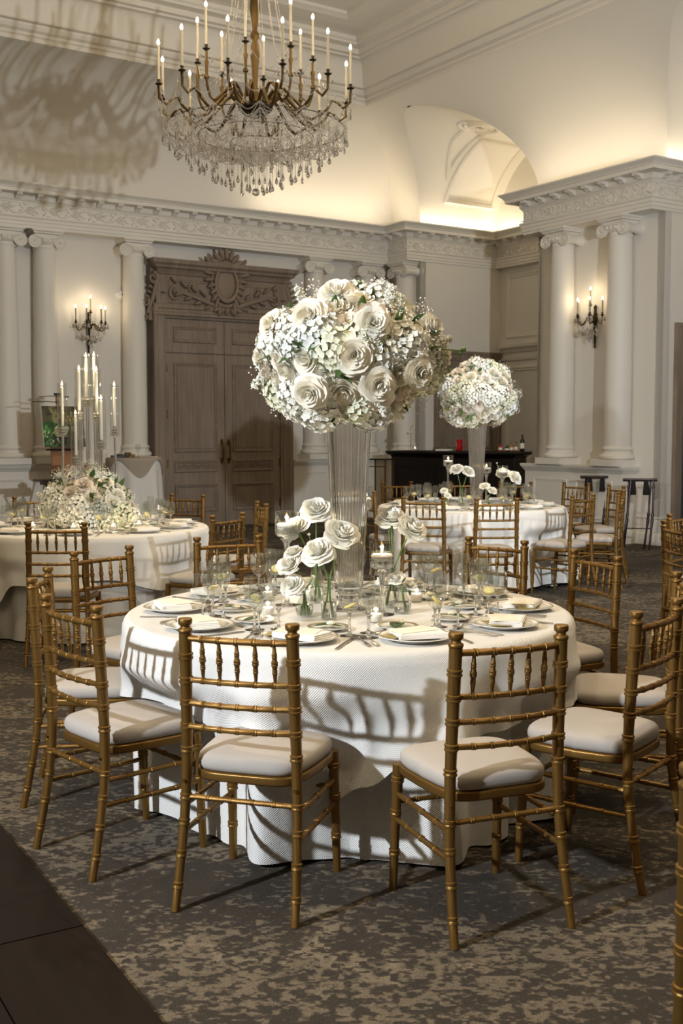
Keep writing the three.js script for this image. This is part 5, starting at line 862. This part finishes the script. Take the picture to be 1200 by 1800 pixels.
function sconce(u, v, turn, y, label) {
  const p = W(u, v, y), t = thing('wall_sconce', label, 'sconce', p, HALL + turn, 'crystal wall sconces');
  mesh('back_plate', [X(lathe([[0, -0.36], [0.018, -0.35], [0.012, -0.32], [0.018, -0.3], [0.022, -0.2], [0.028, -0.1], [0.03, 0], [0.05, 0.04], [0.03, 0.09], [0.02, 0.16], [0.03, 0.2], [0, 0.24]], 14), 0, 0, 0.03, 0, 0, 0, [1, 1, 0.7]), ball(0.05, 0, 0.02, 0.05, 12), ...[-1, 1].map((s) => vtube([[s * 0.01, 0.08, 0.04], [s * 0.06, 0.16, 0.05], [s * 0.1, 0.13, 0.05], [s * 0.07, 0.1, 0.05]], [[0, 0.012], [1, 0.006]], 7))], M.bronzeDark, t);
  const ends = [];
  for (const a of [-72, -28, 28, 72]) { const s = sin(rad(a)), c = cos(rad(a)), r = (q, h) => [q * s * 1.05, h, 0.06 + q * c]; ends.push(lampArm(t, [r(0.02, 0.02), r(0.08, 0.06), r(0.14, -0.03), r(0.2, -0.03), r(0.225, 0.05)], 0.009, 0.17, P.sconce)); }
  ends.push(lampArm(t, [[0, 0.02, 0.07], [0, 0.08, 0.11], [0, 0.14, 0.13], [0, 0.2, 0.13]], 0.008, 0.17, P.sconce));
  const ch = [], dr = (q) => { const o = mesh('crystal_drop', DROP, M.bead, t); o.position.set(...q); };
  ends.slice(0, 4).forEach((e, i) => { for (let k = 0; k < 5; k++) { const a = k / 5 * 6.28; dr([e[0] + 0.04 * cos(a), e[1] - 0.03, e[2] + 0.04 * sin(a)]); } const n = ends[i + 1 < 4 ? i + 1 : 3]; ch.push([e, [(e[0] + n[0]) / 2, e[1] - 0.14, (e[2] + n[2]) / 2], n], [e, [e[0] * 0.6, e[1] - 0.16, e[2] * 0.7], [0, -0.12, 0.07]], [e, [e[0] * 0.8, e[1] - 0.2, e[2] * 0.9], [0, -0.17, 0.12]]); });
  for (let k = 0; k < 26; k++) { const a = k * 2.4, q = 0.04 + 0.15 * ((k * 7) % 10) / 10; dr([q * cos(a), -0.08 - 0.13 * (1 - q / 0.2) - 0.02 * (k % 3), 0.15 + q * 0.75 * sin(a)]); } dr([0.01, -0.26, 0.14]);
  beads(t, ch); return t;
}
sconce(6.02, 15.92, 0, 3.0, 'bronze wall sconce with five candle bulbs between the left columns');
sconce(WALL_U - 0.01, 11.1, -PI / 2, 3.0, 'bronze wall sconce with five candle bulbs on the right hand pier');
// ================================================================== REST OF THE ROOM
// bar with its bottles
{
  const a = [0.74, -18.15], b = [2.66, -17.0], c = [(a[0] + b[0]) / 2, (a[1] + b[1]) / 2], l = hypot(b[0] - a[0], b[1] - a[1]), turn = -atan2(b[1] - a[1], b[0] - a[0]);
  const ux = [cos(turn), -sin(turn)], nx = [sin(turn), cos(turn)], P3 = (s, o, y) => [c[0] + ux[0] * s + nx[0] * o, y, c[1] + ux[1] * s + nx[1] * o];
  const t = thing('bar_counter', 'dark almost black wooden bar counter with moulded top', 'bar', [c[0], 0, c[1]], turn);
  mesh('body', box(l - 0.12, 1.08, 0.5, 0, 0.54, -0.28, 0.006), M.barWood, t);
  mesh('counter_top', sweep(rectPath(-l / 2, -0.58, l / 2, 0.02).reverse(), [[-0.6, 1.08], [-0.06, 1.08], [-0.04, 1.11], [0.0, 1.13], [0.012, 1.15], [0.012, 1.17], [0, 1.18], [-0.29, 1.18]].map(([q, h]) => [q, h]), { closed: true }), M.barWood, t);
  mesh('counter_slab', box(l - 0.02, 0.03, 0.58, 0, 1.165, -0.28, 0.004), M.barWood, t);
  for (let i = 0; i < 3; i++) mesh('panel', frameMould(-l / 2 + 0.14 + i * (l - 0.2) / 3, 0.2, -l / 2 + 0.04 + (i + 1) * (l - 0.2) / 3, 0.95, [[0, 0], [0.01, 0.02], [0.03, 0.02], [0.04, 0]], -0.03), M.barWood, t);
  mesh('base_moulding', box(l - 0.08, 0.12, 0.54, 0, 0.06, -0.28, 0.01), M.barWood, t);
  const g = lathe([[0, 0], [0.03, 0], [0.034, 0.01], [0.034, 0.08], [0.02, 0.13], [0.016, 0.2], [0.024, 0.22]], 20), p0 = P3(-0.8, -0.2, 1.181);
  const bv = thing('bud_vase', 'slim glass bud vase with a white flower on the bar', 'vase', p0); mesh('glass_body', g, M.glass, bv);
  const fs = thing('white_rose_stem', 'white flower with green tips in the bar bud vase', 'flower', p0); mesh('stem', tube([[0, 0.01, 0], [0.005, 0.2, 0], [-0.01, 0.32, 0], [0.03, 0.42, 0]], 0.004, 12, 6), M.stem, fs); { const f = mesh('bloom', ROSES[1], M.roseWhite, fs); f.position.set(-0.02, 0.27, 0.02); f.scale.setScalar(0.8); const f2 = mesh('bud', BUD, M.hydGreen, fs); f2.position.set(0.03, 0.41, 0); f2.scale.setScalar(0.9); }
  { const q = P3(-0.68, -0.12, 1.181); votive(q[0], q[2], 'on the left end of the bar', true, 1.181); }
  const rp = thing('red_pitcher', 'small glossy red pitcher on the bar left of the bouquet vase', 'pitcher', P3(0.1, -0.12, 1.181)); mesh('body', lathe([[0, 0], [0.04, 0], [0.046, 0.01], [0.052, 0.06], [0.05, 0.12], [0.056, 0.17], [0.06, 0.18], [0.054, 0.178], [0.044, 0.12], [0, 0.02]], 24), M.red, rp); mesh('handle', tube([[0.05, 0.15, 0], [0.09, 0.14, 0], [0.09, 0.07, 0], [0.05, 0.05, 0]], 0.007, 14, 6), M.red, rp);
  single('folded_towel', merge(box(0.24, 0.016, 0.16, 0, 0.008, 0, 0.006), box(0.235, 0.014, 0.155, 0.002, 0.022, 0, 0.006)), M.napkin, 'folded white towel lying on the bar', 'towel', P3(-0.2, -0.2, 1.181), turn);
  const bottle = (h, r) => lathe([[0, 0], [r, 0], [r * 1.05, 0.006], [r * 1.05, h * 0.58], [r * 0.8, h * 0.68], [r * 0.36, h * 0.78], [r * 0.34, h * 0.95], [r * 0.42, h * 0.955], [r * 0.42, h], [0, h]], 18);
  const cap = (h, r) => cyl(r * 0.46, r * 0.46, h * 0.09, 0, h * 0.96, 0, 12), lab = (h, r) => lathe([[r * 1.07, h * 0.18], [r * 1.07, h * 0.5]], 18);
  const bot = (s, o, h, r, m, label, y = 1.181) => { const q = thing('liquor_bottle', label, 'bottle', P3(s, o, y), 0, 'bottles at the bar'); mesh('bottle_body', bottle(h, r), m, q); mesh('cap', cap(h, r), M.black, q); mesh('label_band', lab(h, r), M.paper, q); };
  bot(0.72, -0.3, 0.12, 0.03, M.red, 'short red bottle on the bar right of the bouquet vase'); bot(0.82, -0.32, 0.1, 0.035, M.bottleDark, 'squat dark bottle next to the short red one'); bot(0.9, -0.3, 0.13, 0.03, M.bottleAmber, 'small amber bottle right of the squat dark one'); bot(0.96, -0.34, 0.15, 0.03, M.bottleAmber, 'slim amber bottle with a tan label');
  bot(1.06, -0.35, 0.26, 0.036, M.bottleDark, 'tallest dark bottle on the bar'); 
  // lower back shelf with more bottles beside the pier
  const sh = thing('back_bar_shelf', 'low dark shelf of bottles between the bar and the pier', 'shelf', P3(1.45, -0.75, 0), turn); mesh('frame', [box(0.7, 0.03, 0.3, 0, 0.6, 0), box(0.7, 0.03, 0.3, 0, 0.98, 0), box(0.03, 1.0, 0.3, -0.34, 0.5, 0), box(0.03, 1.0, 0.3, 0.34, 0.5, 0)], M.barWood, sh);
  ['first dark', 'second amber', 'third dark', 'fourth amber', 'fifth dark'].forEach((w, i) => bot(1.2 + i * 0.09, -0.72, 0.24 + 0.03 * (i % 2), 0.036, i & 1 ? M.bottleAmber : M.bottleDark, `${w} bottle on the back shelf beside the pier`, 0.996));
  // small gilt side table with tumblers, left of the bar
  const s = thing('side_table', 'small dark framed side table left of the bar', 'table', [0.6, 0, -17.4], turn); mesh('top', box(0.36, 0.02, 0.3, 0, 1.06, 0, 0.004), M.black, s); for (const [x, z] of [[-0.16, -0.13], [0.16, -0.13], [-0.16, 0.13], [0.16, 0.13]]) mesh('leg', box(0.02, 1.05, 0.02, x, 0.525, z, 0.003), M.brass, s); mesh('lower_shelf', box(0.32, 0.012, 0.26, 0, 0.3, 0), M.brass, s); mesh('rail', box(0.32, 0.015, 0.015, 0, 0.95, 0.13), M.brass, s);
  const tum = lathe([[0, 0.004], [0.03, 0.004], [0.034, 0.09], [0.034, 0.091]], 20);
  for (let i = 0; i < 3; i++) single('tumbler', tum.clone(), M.glass, `${['left', 'middle', 'right'][i]} clear tumbler on the small table by the bar`, 'glass', [0.5 + i * 0.09, 1.07, -17.38 + 0.04 * (i & 1)], 0, 'tumblers');
}
// live painter's corner: easel, canvas, little table
{
  const p = W(5.22, 14.75), t = thing('artist_easel', 'brown wooden box easel holding a painting', 'easel', p, HALL + 0.25);
  mesh('box', [box(0.42, 0.12, 0.32, 0.08, 0.98, 0.0, 0.008)], M.easelWood, t);
  mesh('lid_panel', X(box(0.4, 0.4, 0.02, 0, 0, 0, 0.004), 0.08, 1.16, -0.13, 0, -0.15), M.easelWood, t);
  mesh('mast', X(box(0.04, 1.0, 0.025, 0, 0, 0, 0.004), 0.05, 1.5, -0.17, 0, -0.12), M.easelWood, t); mesh('canvas_clamp', box(0.12, 0.03, 0.03, 0.05, 2.0, -0.2, 0.004), M.black, t);
  mesh('tray', box(0.5, 0.025, 0.06, 0.03, 1.25, -0.08, 0.004), M.black, t);
  for (const [x, z, k] of [[-0.1, 0.1, -0.3], [0.26, 0.1, 0.3], [0.08, -0.15, 0]]) mesh('leg', tube([[x, 0.93, z], [x + k * 0.5, 0.45, z * 1.8], [x + k, 0.0, z * 2.8]], 0.014, 8, 8), M.black, t);
  const art = (() => { const c = document.createElement('canvas'); c.width = 256; c.height = 224; const x = c.getContext('2d'); x.fillStyle = '#4b4a32'; x.fillRect(0, 0, 256, 224); reseed(900); const blot = (n, cols, x0, y0, x1, y1, s) => { for (let i = 0; i < n; i++) { x.fillStyle = cols[floor(rnd() * cols.length)]; x.beginPath(); x.ellipse(rr(x0, x1), rr(y0, y1), rr(s * 0.4, s), rr(s * 0.3, s * 0.8), rr(0, 3), 0, 7); x.fill(); } }; blot(40, ['#5d5a3e', '#77714e', '#8f875d', '#3a3a28'], 0, 0, 256, 90, 26); blot(26, ['#b79f3c', '#d8c56a', '#8e7a2c'], 90, 30, 256, 90, 10); blot(60, ['#2c5a2a', '#3f7a3a', '#1e3d1d', '#5c9a50'], 0, 90, 120, 224, 16); blot(34, ['#c7c2a6', '#a8a489', '#8a8366', '#d9d5c0'], 60, 100, 256, 190, 16); blot(22, ['#a8cf9a', '#7fb071', '#4e8a48'], 10, 130, 90, 215, 9); blot(16, ['#2a2620', '#3c352b'], 60, 150, 256, 224, 20); const q = new THREE.CanvasTexture(c); q.colorSpace = THREE.SRGBColorSpace; return q; })();
  M.art = std({ map: art, roughness: 0.5 });
  const cv = thing('painting_canvas', 'half finished painting in greens and yellows on the easel', 'painting', W(5.24, 14.83, 1.56), HALL + 0.25);
  mesh('stretcher', X(box(0.66, 0.56, 0.022, 0, 0, 0, 0.003), 0, 0, 0, 0, -0.12), M.white, cv); mesh('painted_face', X(new THREE.PlaneGeometry(0.655, 0.555), 0, 0, 0.0125, 0, -0.12), M.art, cv);
  const tb = thing('folding_stool', 'little dark topped side table beside the easel', 'table', W(4.9, 14.3), HALL + 0.1); mesh('top', box(0.42, 0.025, 0.3, 0, 0.86, 0, 0.004), M.black, tb); mesh('apron', box(0.34, 0.05, 0.24, 0.04, 0.825, 0, 0.004), M.easelWood, tb); for (const s of [-1, 1]) mesh('leg', tube([[-0.14 * s, 0.82, 0.08 * s], [0.06 * s, 0.4, 0.08 * s], [0.2 * s, 0, 0.08 * s]], 0.014, 8, 8), M.black, tb);
  single('rag', X(ball(1, 0, 0, 0, 12), 0, 0.045, 0, 0, 0, 0, [0.07, 0.045, 0.05]), M.napkin, 'crumpled white rag on the table by the easel', 'rag', W(5.0, 14.3, 0.8735));
  for (let i = 0; i < 2; i++) single('paint_brush', merge(tube([[0, 0, 0], [0.16, 0.012, 0], [0.34, 0.004, 0]], 0.006, 8, 6), X(lathe([[0, 0], [0.011, 0.01], [0.012, 0.04], [0.004, 0.07], [0, 0.075]], 10), 0.34, 0.004, 0, 0, 0, -PI / 2)), M.black, ['upper black paint brush resting on the easel top', 'lower black paint brush resting on the easel top'][i], 'brush', W(4.78 + 0.1 * i, 14.72, 1.885 + 0.07 * i), HALL + 0.2 - 0.2 * i);
  // cocktail table
  const q = W(6.2, 14.7), ct = thing('cocktail_table', 'small round high table under white and taupe cloths by the doors', 'table', q); mesh('tabletop', lathe([[0, 1.1], [0.36, 1.1], [0.36, 1.12], [0, 1.12]], 40), M.easelWood, ct); mesh('pole', cyl(0.04, 0.04, 1.1, 0, 0.55, 0, 16), M.black, ct); mesh('foot', lathe([[0, 0], [0.3, 0], [0.3, 0.02], [0.05, 0.05], [0, 0.05]], 32), M.black, ct);
  const cl = single('tablecloth', sheet((a, b) => { const th = a * 2 * PI, f = sin(8 * th) + 0.6 * sin(13 * th + 1); if (b < 0.3) { const r = b / 0.3 * 0.37; return [r * sin(th), 1.126, r * cos(th)]; } const d = (b - 0.3) / 0.7, r = 0.375 + 0.05 * d + 0.035 * d * f; return [r * sin(th), 1.12 - d * 1.108, r * cos(th)]; }, 160, 24), M.clothPlain, 'white floor length cloth on the small high table by the doors', 'tablecloth', q); void cl;
  single('cloth_overlay', sheet((a, b) => { const th = a * 2 * PI, r0 = 0.5 + 0.1 * cos(4 * th), r = b * r0; if (r < 0.375) return [r * sin(th), 1.131, r * cos(th)]; const d = r - 0.375; return [(0.385 + 0.05 * d) * sin(th), 1.131 - d * 1.2, (0.385 + 0.05 * d) * cos(th)]; }, 120, 24), M.clothTaupe, 'taupe square cloth over the small high table', 'tablecloth', q, 0.4);
  put('wine', B.wine, [q[0] + 0.08, 1.133, q[2] + 0.1], 0, 'wine glass on the small high table by the doors', 'glasses by the doors');
  single('tall_tumbler', lathe([[0, 0.004], [0.03, 0.004], [0.036, 0.15], [0.036, 0.151]], 20), M.glass, 'frosted tumbler at the right edge of the small high table', 'glass', [q[0] + 0.2, 1.133, q[2] + 0.02]);
  single('steel_bowl', lathe([[0, 0], [0.03, 0], [0.045, 0.03], [0.05, 0.07], [0.048, 0.07], [0.04, 0.03], [0, 0.006]], 24), M.steel, 'small shiny steel bowl on the small high table', 'bowl', [q[0] - 0.06, 1.133, q[2] + 0.12]);
  single('paint_jar', lathe([[0, 0], [0.026, 0], [0.028, 0.045], [0.02, 0.05], [0, 0.05]], 18), M.bottleAmber, 'small amber jar on the small high table', 'jar', [q[0] + 0.03, 1.133, q[2] + 0.2]);
  single('phone_case', merge(box(0.2, 0.03, 0.1, 0, 0.015, 0, 0.008), box(0.1, 0.02, 0.05, 0.02, 0.04, 0, 0.006)), M.black, 'black pouch on the left of the small high table', 'pouch', [q[0] - 0.2, 1.133, q[2] + 0.1], 0.3);
}
// folding tray stands against the right hand pier
function trayStand(x, z, turn, label) {
  const t = thing('tray_stand', label, 'tray stand', [x, 0, z], turn, 'folded tray stands');
  mesh('top_bar', X(cyl(0.017, 0.017, 0.42, 0, 0, 0, 12), 0, 0.885, 0, 0, 0, PI / 2), M.mahogany, t); mesh('top_bar', X(cyl(0.017, 0.017, 0.42, 0, 0, 0, 12), 0.01, 0.875, -0.05, 0, 0, PI / 2), M.mahogany, t);
  const turned = [[0, 0.014], [0.28, 0.013], [0.42, 0.02], [0.46, 0.014], [0.5, 0.021], [0.54, 0.013], [0.8, 0.013], [0.9, 0.018], [0.95, 0.012], [1, 0.014]];
  for (const [a, b, z0, z1] of [[-0.17, -0.11, 0.1, 0.0], [0.17, 0.17, 0.1, 0.0], [-0.13, -0.13, -0.02, -0.05], [0.12, 0.14, -0.02, -0.05]]) mesh('leg', vtube([[a - 0.05, 0.0, z0], [(a + b) / 2 - 0.01, 0.45, (z0 + z1) / 2], [b, 0.88, z1]], turned, 10), M.mahogany, t);
  mesh('cross_rail', X(cyl(0.008, 0.008, 0.33, 0, 0, 0, 8), -0.02, 0.27, 0.06, 0, 0, PI / 2), M.mahogany, t);
  for (const s of [-1, 1]) mesh('strap', sheet((a, b) => { const k = b * PI; return [s * 0.08 + (a - 0.5) * (0.05 + 0.03 * sin(k)), 0.88 - 0.19 * sin(k), 0.022 - 0.06 * b]; }, 4, 18), M.blackMatte, t);
}
trayStand(3.78, -14.2, -0.15, 'dark folding tray stand against the pier, right one'); trayStand(3.42, -15.05, -0.15, 'dark folding tray stand against the pier, left one behind chairs');
// dome camera on the wall
{ const t = thing('security_camera', 'small white dome security camera on the wall left of the column', 'camera', W(6.52, 15.925, 3.52), HALL); mesh('base', X(cyl(0.075, 0.075, 0.03, 0, 0, 0, 28), 0, 0, 0.015, 0, PI / 2), M.white, t); mesh('dome', X(new THREE.SphereGeometry(0.06, 24, 14), 0, 0, 0.03, 0, 0, 0, [1, 1, 0.8]), M.white, t); mesh('lens', [X(cyl(0.014, 0.014, 0.02, 0, 0, 0, 14), 0.02, 0, 0.075, 0, PI / 2), X(cyl(0.012, 0.012, 0.02, 0, 0, 0, 14), 0.048, 0, 0.06, 0.5, PI / 2)], M.lens, t); }
// the strobes that light the picture, on their stands outside the frame
for (const s of STROBES) {
  const d = V3(...s.aim).sub(V3(...s.at)).normalize(), t = thing('studio_strobe', s.label, 'strobe', [s.at[0], 0, s.at[2]]);
  const q = new THREE.Quaternion().setFromUnitVectors(V3(0, 0, 1), d), head = (g) => at(g, V3(0, s.at[1], 0).addScaledVector(d, -0.06), q);
  mesh('head', head(merge(X(cyl(0.055, 0.055, 0.2, 0, 0, 0, 20), 0, 0, -0.16, 0, PI / 2), box(0.05, 0.1, 0.06, 0, -0.09, -0.14))), M.blackMatte, t);
  mesh('reflector', head(X(lathe([[0.05, 0], [0.075, 0.045]], 24), 0, 0, -0.05, 0, PI / 2)), M.steel, t);
  mesh('flash_tube', head(X(new THREE.CircleGeometry(0.05, 24), 0, 0, -0.03)), M.tubeGlow, t);
  mesh('pole', cyl(0.012, 0.016, s.at[1] - 0.1, 0, (s.at[1] - 0.1) / 2, 0, 12), M.blackMatte, t);
  for (let i = 0; i < 3; i++) mesh('leg', tube([[0, 0.6, 0], [0.25 * cos(i * 2.09), 0.3, 0.25 * sin(i * 2.09)], [0.45 * cos(i * 2.09), 0.012, 0.45 * sin(i * 2.09)]], 0.01, 8, 8), M.blackMatte, t);
}
renderer.render(scene, camera);
